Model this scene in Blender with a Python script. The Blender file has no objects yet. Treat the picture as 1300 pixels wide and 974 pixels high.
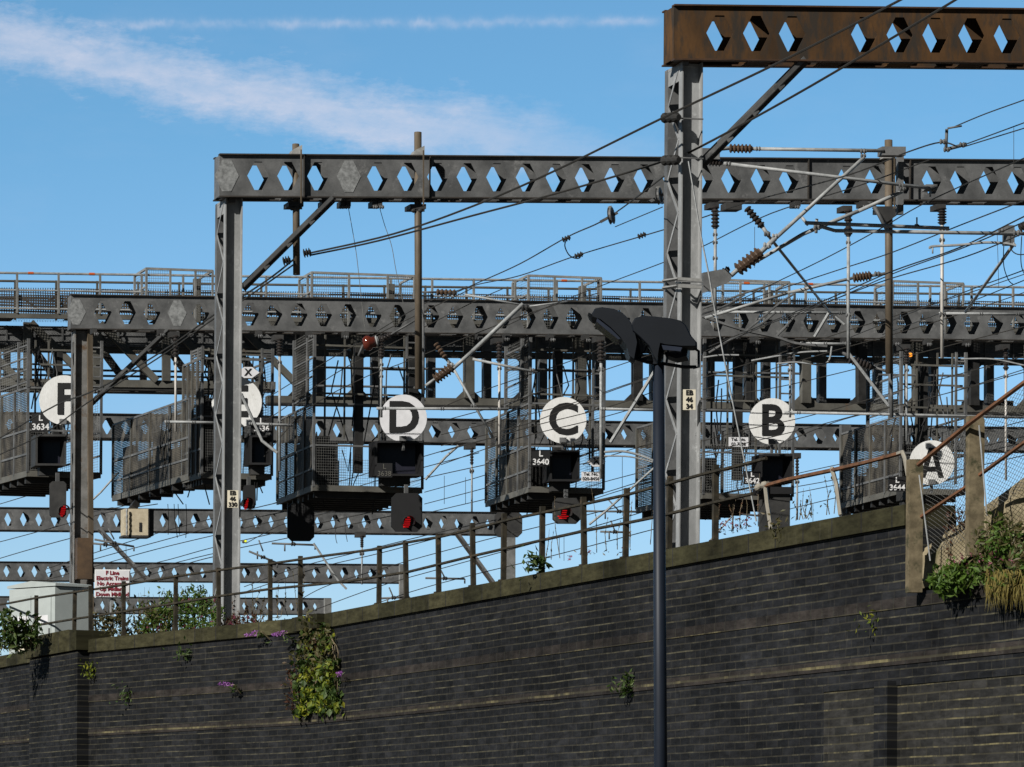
import bpy, math, random
from mathutils import Vector, Matrix
random.seed(11)
S = bpy.context.scene
COL = S.collection
F = 4500.0; CX = 650.0; HY = 1090.0
ROLL = math.radians(0.4)
CAM = Vector((0, 0, 1.6))
RT = Vector((math.cos(ROLL), 0, math.sin(ROLL)))
UP = Vector((-math.sin(ROLL), 0, math.cos(ROLL)))
FW = Vector((0, 1, 0)); Z = Vector((0, 0, 1))
VA = math.radians(19)
V = Vector((-math.sin(VA), math.cos(VA), 0))          # along the railway, away from the street
YAW = math.tan(math.radians(10))
BED = 5.25                                             # level of the railway behind the wall

def P(x, y, D):
    return CAM + FW*D + RT*((x-CX)/F*D) + UP*((HY-y)/F*D)
def pz(x, D, z):                                       # point on the sight line of column x, at depth D and world height z
    k = (x-CX)/F*D
    b = (z - CAM.z - RT.z*k)/UP.z
    return CAM + FW*D + RT*k + UP*b
def pxof(p):
    d = p-CAM
    return CX + F*d.dot(RT)/d.y, HY - F*d.dot(UP)/d.y
def yawD(x, x0, D0):
    k0 = (x0-CX)/F*D0; k = (x-CX)/F
    return (D0 - YAW*k0)/(1-YAW*k)
def m(px, D): return px/F*D

# ---------------------------------------------------------------- meshes
class MB:
    def __init__(s): s.v = []; s.f = []; s.uv = None
    def add(s, vs, fs):
        n = len(s.v); s.v += [Vector(a) for a in vs]; s.f += [tuple(i+n for i in f) for f in fs]; return s
    def block(s, O, a, b, c):                          # parallelepiped from a corner and three edge vectors
        O = Vector(O); p = [O, O+a, O+a+b, O+b]; q = [i+c for i in p]
        return s.add(p+q, [(0,3,2,1),(4,5,6,7),(0,1,5,4),(1,2,6,5),(2,3,7,6),(3,0,4,7)])
    def bar(s, p, q, w, h, side=None):                 # rectangular bar between two points
        p = Vector(p); q = Vector(q); d = (q-p)
        if d.length < 1e-6: return s
        d.normalize()
        sd = Vector(side) if side is not None else V
        a = sd - d*sd.dot(d)
        if a.length < 1e-3: a = Vector((1,0,0)) - d*d.x
        a.normalize(); b = d.cross(a).normalized()
        return s.block(p-a*w/2-b*h/2, q-p, a*w, b*h)
    def prism(s, pts, vec):
        n = len(pts); a = [Vector(p) for p in pts]; b = [p+Vector(vec) for p in a]
        return s.add(a+b, [tuple(range(n))[::-1], tuple(range(n, 2*n))] + [(i,(i+1)%n,(i+1)%n+n,i+n) for i in range(n)])
    def tube(s, pts, r, n=6, r2=None, cap=True):
        pts = [Vector(p) for p in pts]; N = len(pts); base = len(s.v); vs = []; fs = []
        ref = None
        for i, p in enumerate(pts):
            d = (pts[min(i+1,N-1)]-pts[max(i-1,0)]).normalized()
            if ref is None: ref = Vector((0,0,1)) if abs(d.z) < .9 else Vector((1,0,0))
            a = (ref-d*ref.dot(d)).normalized(); b = d.cross(a); ref = a
            rr = r[i] if isinstance(r, (list, tuple)) else (r if r2 is None else r+(r2-r)*i/(N-1))
            for k in range(n):
                t = 2*math.pi*k/n; vs.append(p+a*math.cos(t)*rr+b*math.sin(t)*rr)
        for i in range(N-1):
            for k in range(n): fs.append((i*n+k, i*n+(k+1)%n, (i+1)*n+(k+1)%n, (i+1)*n+k))
        if cap: fs += [tuple(range(n))[::-1], tuple((N-1)*n+k for k in range(n))]
        return s.add(vs, fs)
    def ribs(s, p, q, r0, r1, k, n=10):                # insulator: sheds along an axis
        p = Vector(p); q = Vector(q); pts = []; rs = []
        for i in range(k):
            for t, r in ((0, r0), (.3, r1), (.55, r1*.94), (.7, r0)):
                pts.append(p.lerp(q, (i+t)/k)); rs.append(r)
        pts.append(q); rs.append(r0)
        return s.tube(pts, rs, n)
    def build(s, name, mat, parent=None, smooth=False, uv=None):
        me = bpy.data.meshes.new(name)
        off = parent_base(parent)
        me.from_pydata([v-off for v in s.v], [], s.f); me.update()
        if smooth:
            for p in me.polygons: p.use_smooth = True
        me.materials.append(mat)
        if uv:
            l = me.uv_layers.new(name='uv')
            for lp in me.loops: l.data[lp.index].uv = uv(s.v[lp.vertex_index])
        o = bpy.data.objects.new(name, me); COL.objects.link(o)
        if parent: o.parent = parent
        return o
def parent_base(p):
    o = Vector((0,0,0))
    while p is not None: o = o + p.location; p = p.parent
    return o
def thing(name, label, cat, loc=(0,0,0), group=None):
    o = bpy.data.objects.new(name, None); COL.objects.link(o); o.location = loc; o.empty_display_size = .2
    return tag(o, label, cat, group)
def tag(o, label=None, cat=None, group=None, kind=None):
    if label: o['label'] = label
    if cat: o['category'] = cat
    if group: o['group'] = group
    if kind: o['kind'] = kind
    return o
def rebase(o, base):                                   # give a one-mesh thing its origin at its base
    b = Vector(base)
    for v in o.data.vertices: v.co -= b
    o.location = b; return o
def single(mb, name, mat, label, cat, group=None, smooth=False, base=None):
    o = mb.build(name, mat, None, smooth); tag(o, label, cat, group)
    rebase(o, base if base is not None else mb.v[0]); return o

# ---------------------------------------------------------------- materials
def mat(name): 
    M = bpy.data.materials.new(name); M.use_nodes = True
    nt = M.node_tree; return M, nt, nt.nodes['Principled BSDF']
def N(nt, t, **k):
    n = nt.nodes.new(t)
    for a, b in k.items():
        if a in n.inputs: n.inputs[a].default_value = b
        else: setattr(n, a, b)
    return n
def steel(name, c1, c2, scale=3.0, rough=.55, spot=None, spotc=None, stretch=(1,1,1), metal=0.0, bump=.15, streak=None):
    M, nt, B = mat(name); L = nt.links.new
    tc = N(nt, 'ShaderNodeNewGeometry'); mp = N(nt, 'ShaderNodeMapping'); mp.inputs['Scale'].default_value = stretch
    L(tc.outputs['Position'], mp.inputs['Vector'])
    a = N(nt, 'ShaderNodeTexNoise', Scale=scale, Detail=6.0, Roughness=.62); L(mp.outputs[0], a.inputs['Vector'])
    r = N(nt, 'ShaderNodeValToRGB'); r.color_ramp.elements[0].position = .35; r.color_ramp.elements[1].position = .66
    r.color_ramp.elements[0].color = (*c1,1); r.color_ramp.elements[1].color = (*c2,1)
    L(a.outputs['Fac'], r.inputs[0]); out = r.outputs[0]
    f = N(nt, 'ShaderNodeTexVoronoi', Scale=28.0); L(mp.outputs[0], f.inputs['Vector'])
    mx = N(nt, 'ShaderNodeMix', data_type='RGBA', blend_type='MULTIPLY'); mx.inputs[0].default_value = .35
    g = N(nt, 'ShaderNodeMapRange'); g.inputs[3].default_value = .72; g.inputs[4].default_value = 1.15
    L(f.outputs['Distance'], g.inputs[0]); cc = N(nt, 'ShaderNodeCombineColor')
    for i in range(3): L(g.outputs[0], cc.inputs[i])
    L(out, mx.inputs[6]); L(cc.outputs[0], mx.inputs[7]); out = mx.outputs[2]
    if spot:
        b = N(nt, 'ShaderNodeTexNoise', Scale=spot[0], Detail=5.0, Roughness=.7)
        mp2 = N(nt, 'ShaderNodeMapping'); mp2.inputs['Location'].default_value = (7,3,1); mp2.inputs['Scale'].default_value = streak or (1,1,1)
        L(tc.outputs['Position'], mp2.inputs['Vector']); L(mp2.outputs[0], b.inputs['Vector'])
        q = N(nt, 'ShaderNodeMapRange'); q.inputs[1].default_value = spot[1]; q.inputs[2].default_value = spot[2]; L(b.outputs['Fac'], q.inputs[0])
        m2 = N(nt, 'ShaderNodeMix', data_type='RGBA'); L(q.outputs[0], m2.inputs[0]); L(out, m2.inputs[6]); m2.inputs[7].default_value = (*spotc,1)
        out = m2.outputs[2]
    L(out, B.inputs['Base Color']); B.inputs['Roughness'].default_value = rough; B.inputs['Metallic'].default_value = metal
    B.inputs['Specular IOR Level'].default_value = .3
    if bump:
        bp = N(nt, 'ShaderNodeBump', Strength=bump, Distance=.01); L(a.outputs['Fac'], bp.inputs['Height']); L(bp.outputs[0], B.inputs['Normal'])
    return M
def flat(name, c, rough=.6, emit=None, es=1.0, var=.12, spec=.3):
    M, nt, B = mat(name); L = nt.links.new
    tc = N(nt, 'ShaderNodeNewGeometry'); a = N(nt, 'ShaderNodeTexNoise', Scale=5.0, Detail=5.0); L(tc.outputs['Position'], a.inputs['Vector'])
    r = N(nt, 'ShaderNodeValToRGB'); r.color_ramp.elements[0].position = .3; r.color_ramp.elements[1].position = .7
    r.color_ramp.elements[0].color = (*[x*(1-var) for x in c],1); r.color_ramp.elements[1].color = (*[min(1,x*(1+var)) for x in c],1)
    L(a.outputs['Fac'], r.inputs[0]); L(r.outputs[0], B.inputs['Base Color'])
    B.inputs['Roughness'].default_value = rough; B.inputs['Specular IOR Level'].default_value = spec
    if emit: B.inputs['Emission Color'].default_value = (*emit,1); B.inputs['Emission Strength'].default_value = es
    return M
def meshmat(name, c1, c2, opac=.6, pitch=22.0):
    M, nt, B = mat(name); L = nt.links.new
    tc = N(nt, 'ShaderNodeNewGeometry')
    a = N(nt, 'ShaderNodeTexNoise', Scale=2.2, Detail=5.0, Roughness=.6)
    mp = N(nt, 'ShaderNodeMapping'); mp.inputs['Scale'].default_value = (1.3,1.3,.7); L(tc.outputs['Position'], mp.inputs['Vector']); L(mp.outputs[0], a.inputs['Vector'])
    r = N(nt, 'ShaderNodeValToRGB'); r.color_ramp.elements[0].position = .38; r.color_ramp.elements[1].position = .64
    r.color_ramp.elements[0].color = (*c1,1); r.color_ramp.elements[1].color = (*c2,1)
    L(a.outputs['Fac'], r.inputs[0]); L(r.outputs[0], B.inputs['Base Color']); B.inputs['Roughness'].default_value = .7
    sx = N(nt, 'ShaderNodeSeparateXYZ'); L(tc.outputs['Position'], sx.inputs[0])
    def wave(sock, k):
        p = N(nt, 'ShaderNodeMath', operation='MULTIPLY'); L(sock, p.inputs[0]); p.inputs[1].default_value = k
        q = N(nt, 'ShaderNodeMath', operation='FRACT'); L(p.outputs[0], q.inputs[0])
        t = N(nt, 'ShaderNodeMath', operation='LESS_THAN'); L(q.outputs[0], t.inputs[0]); t.inputs[1].default_value = 1-math.sqrt(1-opac); return t.outputs[0]
    ad = N(nt, 'ShaderNodeMath', operation='ADD'); L(sx.outputs[0], ad.inputs[0]); L(sx.outputs[1], ad.inputs[1])
    mxx = N(nt, 'ShaderNodeMath', operation='MAXIMUM'); L(wave(ad.outputs[0], pitch), mxx.inputs[0]); L(wave(sx.outputs[2], pitch), mxx.inputs[1])
    L(mxx.outputs[0], B.inputs['Alpha'])
    return M

GALV = steel('galvanised_steel', (.19,.19,.18), (.31,.31,.30), 2.2, spot=(1.6,.58,.75), spotc=(.40,.40,.38))
GALVB = steel('mast_galvanised', (.235,.24,.24), (.36,.365,.365), 2.5, spot=(5,.58,.72), spotc=(.46,.47,.47), stretch=(1,1,.4), metal=0)
GALVD = steel('weathered_steel', (.085,.087,.088), (.17,.172,.172), 1.8, spot=(2.5,.58,.75), spotc=(.27,.27,.265))
GANT = steel('gantry_steel', (.085,.082,.072), (.145,.14,.122), 1.4, spot=(1.8,.6,.75), spotc=(.13,.09,.06))
FLNG = steel('flange_steel', (.035,.033,.03), (.07,.06,.052), 3.0)
PATCH = steel('infill_plate_steel', (.16,.165,.165), (.34,.35,.35), 11.0)
RUST = steel('rusty_beam_steel', (.048,.026,.011), (.115,.056,.019), 1.6, rough=.8, stretch=(1,1,.5), spot=(1.5,.46,.60), spotc=(.036,.028,.021), streak=(2.2,2.2,.6))
RUSTR = steel('rusty_rail_steel', (.09,.05,.03), (.20,.09,.045), 7.0, rough=.85)
BRWN = steel('brown_tube_steel', (.10,.08,.055), (.17,.135,.10), 4.0, stretch=(1,1,.3))
TUBE = steel('tube_steel', (.26,.27,.27), (.42,.43,.43), 6.0, rough=.45)
ALU = flat('bright_rod_metal', (.55,.52,.48), .35)
DARK = steel('dark_painted_steel', (.022,.022,.022), (.045,.044,.042), 3.0, rough=.6)
BLK = flat('black_enamel', (.012,.012,.013), .55)
WIRE = flat('wire_copper', (.035,.033,.03), .6)
WIREG = flat('wire_grey', (.16,.16,.15), .5)
INSU = steel('insulator_brown', (.07,.045,.03), (.12,.08,.055), 9.0, rough=.4)
INSD = flat('insulator_dark', (.035,.03,.028), .35, spec=.5)
INSR = flat('insulator_glazed_brown', (.12,.025,.015), .12, spec=.6)
WHITE = steel('white_enamel', (.70,.70,.68), (.80,.80,.79), 2.5, .5, spot=(6,.60,.80), spotc=(.50,.48,.43), bump=0, stretch=(1,1,.35))
WHITED = flat('white_enamel_dirty', (.68,.68,.70), .5, var=.08)
CREAM = flat('cream_plate', (.72,.66,.52), .5, var=.08)
BEIGE = steel('beige_lamp_housing', (.42,.36,.25), (.55,.48,.35), 6.0)
NAVY = flat('navy_lamp_paint', (.007,.0095,.014), .55, spec=.3)
NAVYP = flat('blue_column_paint', (.012,.017,.028), .5, spec=.3)
LETT = flat('black_lettering', (.01,.01,.01), .5)
LETW = flat('white_lettering', (.75,.75,.75), .5)
MAROON = flat('maroon_lettering', (.22,.02,.035), .5)
REDL = flat('lit_red_lamp', (.5,.01,.01), .4, emit=(1,.015,.02), es=.38)
AMBL = flat('lit_amber_lamp', (.5,.2,.01), .4, emit=(1,.32,.03), es=1.3)
YELL = flat('lit_yellow_lamp', (.5,.5,.01), .4, emit=(.8,.9,.05), es=1.0)
ORNG = flat('orange_tape', (.6,.12,.03), .6)
YELP = flat('yellow_tag', (.6,.42,.03), .6)
CAB = flat('cabinet_paint', (.42,.46,.45), .45, var=.06)
CABL = flat('cabinet_louvre', (.33,.37,.36), .5)
CONC = steel('old_concrete', (.095,.076,.045), (.20,.162,.10), 7.0, rough=.9, spot=(5,.52,.64), spotc=(.05,.048,.025), bump=.5)
TANC = steel('tan_concrete', (.20,.165,.10), (.34,.285,.185), 4.0, rough=.95, spot=(3,.56,.68), spotc=(.11,.10,.05), bump=.5)
COPE = steel('mossy_coping_stone', (.034,.032,.016), (.066,.060,.031), 2.2, rough=.9, spot=(9,.56,.7), spotc=(.12,.11,.065), bump=.5)
PAN = meshmat('mesh_panel', (.018,.016,.014), (.105,.094,.075), .80, 20.0)
PANO = meshmat('open_mesh', (.10,.10,.095), (.17,.17,.16), .22, 13.0)
DECK = meshmat('walkway_mesh', (.022,.018,.014), (.07,.055,.04), .60, 12.0)
GRATE = meshmat('open_grating', (.05,.05,.045), (.09,.09,.08), .22, 11.0)
# ---------------------------------------------------------------- brick
def brick(name, c1, c2, mortar, row=.105, wid=.31, ms=.012, streak=.5, mcol2=(.22,.19,.10)):
    M, nt, B = mat(name); L = nt.links.new
    uv = N(nt, 'ShaderNodeUVMap'); uv.uv_map = 'uv'
    ns = N(nt, 'ShaderNodeTexNoise', Scale=.9, Detail=3.0); L(uv.outputs[0], ns.inputs['Vector'])
    sub = N(nt, 'ShaderNodeVectorMath', operation='SCALE'); L(ns.outputs['Color'], sub.inputs[0]); sub.inputs['Scale'].default_value = .03
    ad = N(nt, 'ShaderNodeVectorMath', operation='ADD'); L(uv.outputs[0], ad.inputs[0]); L(sub.outputs[0], ad.inputs[1])
    b = N(nt, 'ShaderNodeTexBrick'); b.inputs['Scale'].default_value = 1; b.inputs['Brick Width'].default_value = wid; b.inputs['Row Height'].default_value = row
    b.inputs['Mortar Size'].default_value = ms; b.inputs['Mortar Smooth'].default_value = .3; b.inputs['Bias'].default_value = 0
    b.inputs['Color1'].default_value = (*c1,1); b.inputs['Color2'].default_value = (*c2,1); b.inputs['Mortar'].default_value = (.045,.044,.041,1)
    L(ad.outputs[0], b.inputs['Vector'])
    lime = tuple(x*.25 for x in mcol2)
    mp = N(nt, 'ShaderNodeMapping'); mp.inputs['Scale'].default_value = (.35,6,1); L(uv.outputs[0], mp.inputs['Vector'])
    n1 = N(nt, 'ShaderNodeTexNoise', Scale=1.6, Detail=5.0, Roughness=.7); L(mp.outputs[0], n1.inputs['Vector'])
    r1 = N(nt, 'ShaderNodeValToRGB'); r1.color_ramp.elements[0].position = .44; r1.color_ramp.elements[1].position = .72
    r1.color_ramp.elements[0].color = (*mortar,1); r1.color_ramp.elements[1].color = (*lime,1); L(n1.outputs['Fac'], r1.inputs[0])
    # large stains
    n2 = N(nt, 'ShaderNodeTexNoise', Scale=.55, Detail=6.0, Roughness=.6); L(uv.outputs[0], n2.inputs['Vector'])
    r2 = N(nt, 'ShaderNodeMapRange'); r2.inputs[1].default_value = .3; r2.inputs[2].default_value = .7; r2.inputs[3].default_value = .55; r2.inputs[4].default_value = 1.5; L(n2.outputs['Fac'], r2.inputs[0])
    # per-brick-ish fine tone
    mp3 = N(nt, 'ShaderNodeMapping'); mp3.inputs['Scale'].default_value = (3.2,9.5,1); L(uv.outputs[0], mp3.inputs['Vector'])
    n3 = N(nt, 'ShaderNodeTexNoise', Scale=1.0, Detail=3.0, Roughness=.7); L(mp3.outputs[0], n3.inputs['Vector'])
    r3 = N(nt, 'ShaderNodeMapRange'); r3.inputs[1].default_value = .3; r3.inputs[2].default_value = .7; r3.inputs[3].default_value = .55; r3.inputs[4].default_value = 1.55; L(n3.outputs['Fac'], r3.inputs[0])
    mul = N(nt, 'ShaderNodeMath', operation='MULTIPLY'); L(r2.outputs[0], mul.inputs[0]); L(r3.outputs[0], mul.inputs[1])
    sc = N(nt, 'ShaderNodeVectorMath', operation='SCALE'); L(b.outputs['Color'], sc.inputs[0]); L(mul.outputs[0], sc.inputs['Scale'])
    vj = N(nt, 'ShaderNodeMath', operation='MULTIPLY'); L(b.outputs['Fac'], vj.inputs[0]); vj.inputs[1].default_value = .6
    mx = N(nt, 'ShaderNodeMix', data_type='RGBA'); L(vj.outputs[0], mx.inputs[0]); L(sc.outputs[0], mx.inputs[6]); L(r1.outputs[0], mx.inputs[7])
    sv = N(nt, 'ShaderNodeSeparateXYZ'); L(ad.outputs[0], sv.inputs[0]); dv = N(nt, 'ShaderNodeMath', operation='DIVIDE'); L(sv.outputs[1], dv.inputs[0]); dv.inputs[1].default_value = row
    fr = N(nt, 'ShaderNodeMath', operation='FRACT'); L(dv.outputs[0], fr.inputs[0]); pk = N(nt, 'ShaderNodeMath', operation='PINGPONG'); L(fr.outputs[0], pk.inputs[0]); pk.inputs[1].default_value = .5
    lt = N(nt, 'ShaderNodeMath', operation='LESS_THAN'); L(pk.outputs[0], lt.inputs[0]); lt.inputs[1].default_value = .085
    fl_ = N(nt, 'ShaderNodeMath', operation='FLOOR'); ad5 = N(nt, 'ShaderNodeMath', operation='ADD'); L(dv.outputs[0], ad5.inputs[0]); ad5.inputs[1].default_value = .5; L(ad5.outputs[0], fl_.inputs[0])
    cv5 = N(nt, 'ShaderNodeCombineXYZ'); L(sv.outputs[0], cv5.inputs[0]); m5 = N(nt, 'ShaderNodeMath', operation='MULTIPLY'); L(fl_.outputs[0], m5.inputs[0]); m5.inputs[1].default_value = 3.7; L(m5.outputs[0], cv5.inputs[1])
    n5 = N(nt, 'ShaderNodeTexNoise', Scale=.9, Detail=7.0, Roughness=.78); L(cv5.outputs[0], n5.inputs['Vector'])
    r5 = N(nt, 'ShaderNodeMapRange'); r5.inputs[1].default_value = .50; r5.inputs[2].default_value = .66; r5.inputs[3].default_value = .10; r5.inputs[4].default_value = .95; L(n5.outputs['Fac'], r5.inputs[0])
    u5 = N(nt, 'ShaderNodeMath', operation='MULTIPLY'); L(lt.outputs[0], u5.inputs[0]); L(r5.outputs[0], u5.inputs[1])
    mxh = N(nt, 'ShaderNodeMix', data_type='RGBA'); L(u5.outputs[0], mxh.inputs[0]); L(mx.outputs[2], mxh.inputs[6]); mxh.inputs[7].default_value = (*mcol2,1); mx = mxh
    # pale drips
    mp4 = N(nt, 'ShaderNodeMapping'); mp4.inputs['Scale'].default_value = (7,.8,1); L(uv.outputs[0], mp4.inputs['Vector'])
    n4 = N(nt, 'ShaderNodeTexNoise', Scale=1.0, Detail=4.0, Roughness=.75); L(mp4.outputs[0], n4.inputs['Vector'])
    r4 = N(nt, 'ShaderNodeMapRange'); r4.inputs[1].default_value = .60; r4.inputs[2].default_value = .78; r4.inputs[4].default_value = streak; L(n4.outputs['Fac'], r4.inputs[0])
    m4 = N(nt, 'ShaderNodeMix', data_type='RGBA'); L(r4.outputs[0], m4.inputs[0]); L(mx.outputs[2], m4.inputs[6]); m4.inputs[7].default_value = (.17,.16,.14,1)
    L(m4.outputs[2], B.inputs['Base Color']); B.inputs['Roughness'].default_value = .85; B.inputs['Specular IOR Level'].default_value = .1
    bp = N(nt, 'ShaderNodeBump', Strength=.3, Distance=.008); bp.invert = True; L(b.outputs['Fac'], bp.inputs['Height']); L(bp.outputs[0], B.inputs['Normal'])
    return M
BRICK = brick('blue_engineering_brick', (.0095,.0103,.0118), (.018,.0186,.0205), (.010,.009,.008), ms=.010, streak=.22, mcol2=(.125,.115,.075))
BRICKP = brick('pale_stained_brick', (.016,.016,.0155), (.033,.032,.030), (.016,.016,.015), streak=.4)
COPE = brick('coping_stone', (.024,.023,.012), (.050,.046,.024), (.012,.011,.008), row=20, wid=.78, ms=.018, streak=.25, mcol2=(.05,.045,.02))
BRICKS = brick('string_course_brick', (.020,.018,.017), (.034,.029,.026), (.02,.02,.018), row=.2, streak=.2)

# ---------------------------------------------------------------- camera, light, sky
cd = bpy.data.cameras.new('camera'); cam = bpy.data.objects.new('camera', cd); COL.objects.link(cam)
cd.sensor_width = 36; cd.lens = 36*F/1300; cd.shift_x = 0; cd.shift_y = (HY-487)/1300; cd.clip_end = 5000; cd.clip_start = .5
R3 = Matrix((RT, UP, -FW)).transposed(); cam.matrix_world = Matrix.Translation(CAM) @ R3.to_4x4(); S.camera = cam
SUN_AZ = math.radians(44); SUN_EL = math.radians(33)   # behind the camera, to its left
sd = Vector((-math.sin(SUN_AZ)*math.cos(SUN_EL), -math.cos(SUN_AZ)*math.cos(SUN_EL), math.sin(SUN_EL)))
sl = bpy.data.lights.new('sun', 'SUN'); sl.energy = 4.8; sl.angle = math.radians(.5); sl.color = (1,.965,.90)
so = bpy.data.objects.new('sun', sl); COL.objects.link(so); so.rotation_euler = sd.to_track_quat('Z', 'Y').to_euler(); so.location = (-40,-40,60)
W = bpy.data.worlds.new('World'); S.world = W; W.use_nodes = True; nt = W.node_tree; L = nt.links.new
bg = nt.nodes['Background']
sk = N(nt, 'ShaderNodeTexSky', sky_type='NISHITA'); sk.sun_disc = False; sk.sun_elevation = SUN_EL
sk.sun_rotation = math.atan2(sd.x, sd.y); sk.air_density = 1.0; sk.dust_density = 0.0; sk.ozone_density = 6.0; sk.altitude = 2500
def MA(op, a, b=None, c=None, clamp=False):
    n = N(nt, 'ShaderNodeMath', operation=op); n.use_clamp = clamp
    for i, x in enumerate((a, b, c)):
        if x is None: continue
        if isinstance(x, (int, float)): n.inputs[i].default_value = x
        else: L(x, n.inputs[i])
    return n.outputs[0]
tc = N(nt, 'ShaderNodeTexCoord'); sx = N(nt, 'ShaderNodeSeparateXYZ'); L(tc.outputs['Generated'], sx.inputs[0])
fy = MA('MAXIMUM', sx.outputs[1], .02)
az = MA('MULTIPLY', MA('DIVIDE', sx.outputs[0], fy), 4.5); el = MA('MULTIPLY', MA('DIVIDE', sx.outputs[2], fy), 4.5)  # gnomonic sky coordinates
cv = N(nt, 'ShaderNodeCombineXYZ'); L(az, cv.inputs[0]); L(el, cv.inputs[1])
def noise(scale, detail=5.0, rough=.6, sv=None):
    n = N(nt, 'ShaderNodeTexNoise', Scale=scale, Detail=detail, Roughness=rough)
    if sv:
        mp = N(nt, 'ShaderNodeMapping'); mp.inputs['Scale'].default_value = sv[:3]; mp.inputs['Rotation'].default_value = (0,0,sv[3]); L(cv.outputs[0], mp.inputs['Vector']); L(mp.outputs[0], n.inputs['Vector'])
    else: L(cv.outputs[0], n.inputs['Vector'])
    return n.outputs['Fac']
# vapour band: centre el = 1.035 at az -.65, falling to the right
xx = MA('ADD', az, .65)
cen = MA('ADD', MA('SUBTRACT', 1.040, MA('MULTIPLY', xx, .262)), MA('MULTIPLY', MA('MULTIPLY', xx, xx), .085))
wob = MA('MULTIPLY', MA('SUBTRACT', noise(6, 5.0, .65), .5), .085)
dd = MA('DIVIDE', MA('ADD', MA('SUBTRACT', el, cen), wob), .029)
g = MA('POWER', 2.718, MA('MULTIPLY', MA('MULTIPLY', dd, dd), -.5))
tex = MA('ADD', .55, MA('MULTIPLY', MA('SUBTRACT', noise(13, 7.0, .7, (1,2.2,1,.25)), .35), 1.4), clamp=True)
end = MA('SUBTRACT', 1.0, MA('MULTIPLY', MA('SUBTRACT', az, -.15), 2.6), clamp=True)
ero = MA('MULTIPLY', MA('SUBTRACT', noise(22, 8.0, .72, (1,2.6,1,.25)), .5), 1.5)
g = MA('MULTIPLY', MA('SUBTRACT', MA('ADD', MA('MULTIPLY', g, 1.15), ero), .22), 1.25, clamp=True)
band = MA('MULTIPLY', MA('MULTIPLY', g, tex), MA('MULTIPLY', end, .76), clamp=True)
# thin contrail
c2 = MA('ADD', 1.062, MA('MULTIPLY', MA('SINE', MA('MULTIPLY', az, 3.0)), .006))
puff = MA('MULTIPLY', MA('SUBTRACT', noise(34, 4.0, .65, (1,.5,1,0)), .5), .020)
d2 = MA('DIVIDE', MA('ADD', MA('SUBTRACT', el, c2), puff), .0040)
g2 = MA('POWER', 2.718, MA('MULTIPLY', MA('MULTIPLY', d2, d2), -.5))
e2 = MA('MULTIPLY', MA('MULTIPLY', MA('SUBTRACT', .19, az), 30, clamp=True), MA('MULTIPLY', MA('ADD', az, .60), 8, clamp=True))
bead = MA('ADD', .25, MA('MULTIPLY', MA('SUBTRACT', noise(26, 3.0, .6), .38), 3.2, clamp=True))
trail = MA('MULTIPLY', MA('MULTIPLY', g2, e2), MA('MULTIPLY', bead, .34))
# faint cirrus
ci = MA('MULTIPLY', MA('SUBTRACT', noise(2.6, 6.0, .62, (1,2.6,1,.18)), .52, clamp=True), 1.3, clamp=True)
cl = MA('ADD', MA('ADD', band, trail), MA('MULTIPLY', ci, .22), clamp=True)
hs = N(nt, 'ShaderNodeHueSaturation'); hs.inputs['Saturation'].default_value = 1.0; L(sk.outputs[0], hs.inputs['Color'])
mx = N(nt, 'ShaderNodeMix', data_type='RGBA'); L(cl, mx.inputs[0]); L(hs.outputs[0], mx.inputs[6]); mx.inputs[7].default_value = (5.3,5.6,6.7,1)
ef = N(nt, 'ShaderNodeMapRange'); ef.inputs[1].default_value = .26; ef.inputs[2].default_value = .5; ef.inputs[3].default_value = 1.0; ef.inputs[4].default_value = .16; L(sx.outputs[2], ef.inputs[0])  # sky dimmed high overhead, out of view, to weaken the fill light
tn = N(nt, 'ShaderNodeVectorMath', operation='MULTIPLY'); L(sk.outputs[0], tn.inputs[0]); L(tn.outputs[0], hs.inputs['Color'])
rr = N(nt, 'ShaderNodeMapRange'); rr.inputs[1].default_value = .03; rr.inputs[2].default_value = .2; rr.inputs[3].default_value = 1.62; rr.inputs[4].default_value = 1.08; L(sx.outputs[2], rr.inputs[0])
tv = N(nt, 'ShaderNodeCombineXYZ'); L(rr.outputs[0], tv.inputs[0]); tv.inputs[1].default_value = 1.34; tv.inputs[2].default_value = 1.15; lw = N(nt, 'ShaderNodeMapRange'); lw.inputs[1].default_value = .03; lw.inputs[2].default_value = .16; lw.inputs[3].default_value = .70; lw.inputs[4].default_value = .97; L(sx.outputs[2], lw.inputs[0])
ls_ = N(nt, 'ShaderNodeVectorMath', operation='SCALE'); L(tv.outputs[0], ls_.inputs[0]); L(lw.outputs[0], ls_.inputs['Scale']); L(ls_.outputs[0], tn.inputs[1])
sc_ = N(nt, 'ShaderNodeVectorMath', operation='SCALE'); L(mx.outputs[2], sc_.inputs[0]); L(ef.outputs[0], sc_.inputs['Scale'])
af = N(nt, 'ShaderNodeMapRange'); af.inputs[1].default_value = -.1; af.inputs[2].default_value = .75; af.inputs[3].default_value = .14; af.inputs[4].default_value = 1.0; L(sx.outputs[1], af.inputs[0])  # sky also dimmed behind the camera, out of view, to deepen shadows
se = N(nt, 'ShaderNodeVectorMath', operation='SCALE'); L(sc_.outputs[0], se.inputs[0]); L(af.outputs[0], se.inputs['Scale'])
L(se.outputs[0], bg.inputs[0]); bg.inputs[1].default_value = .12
S.view_settings.view_transform = 'Standard'; S.view_settings.look = 'None'; S.view_settings.exposure = 0; S.view_settings.gamma = 1

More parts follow.
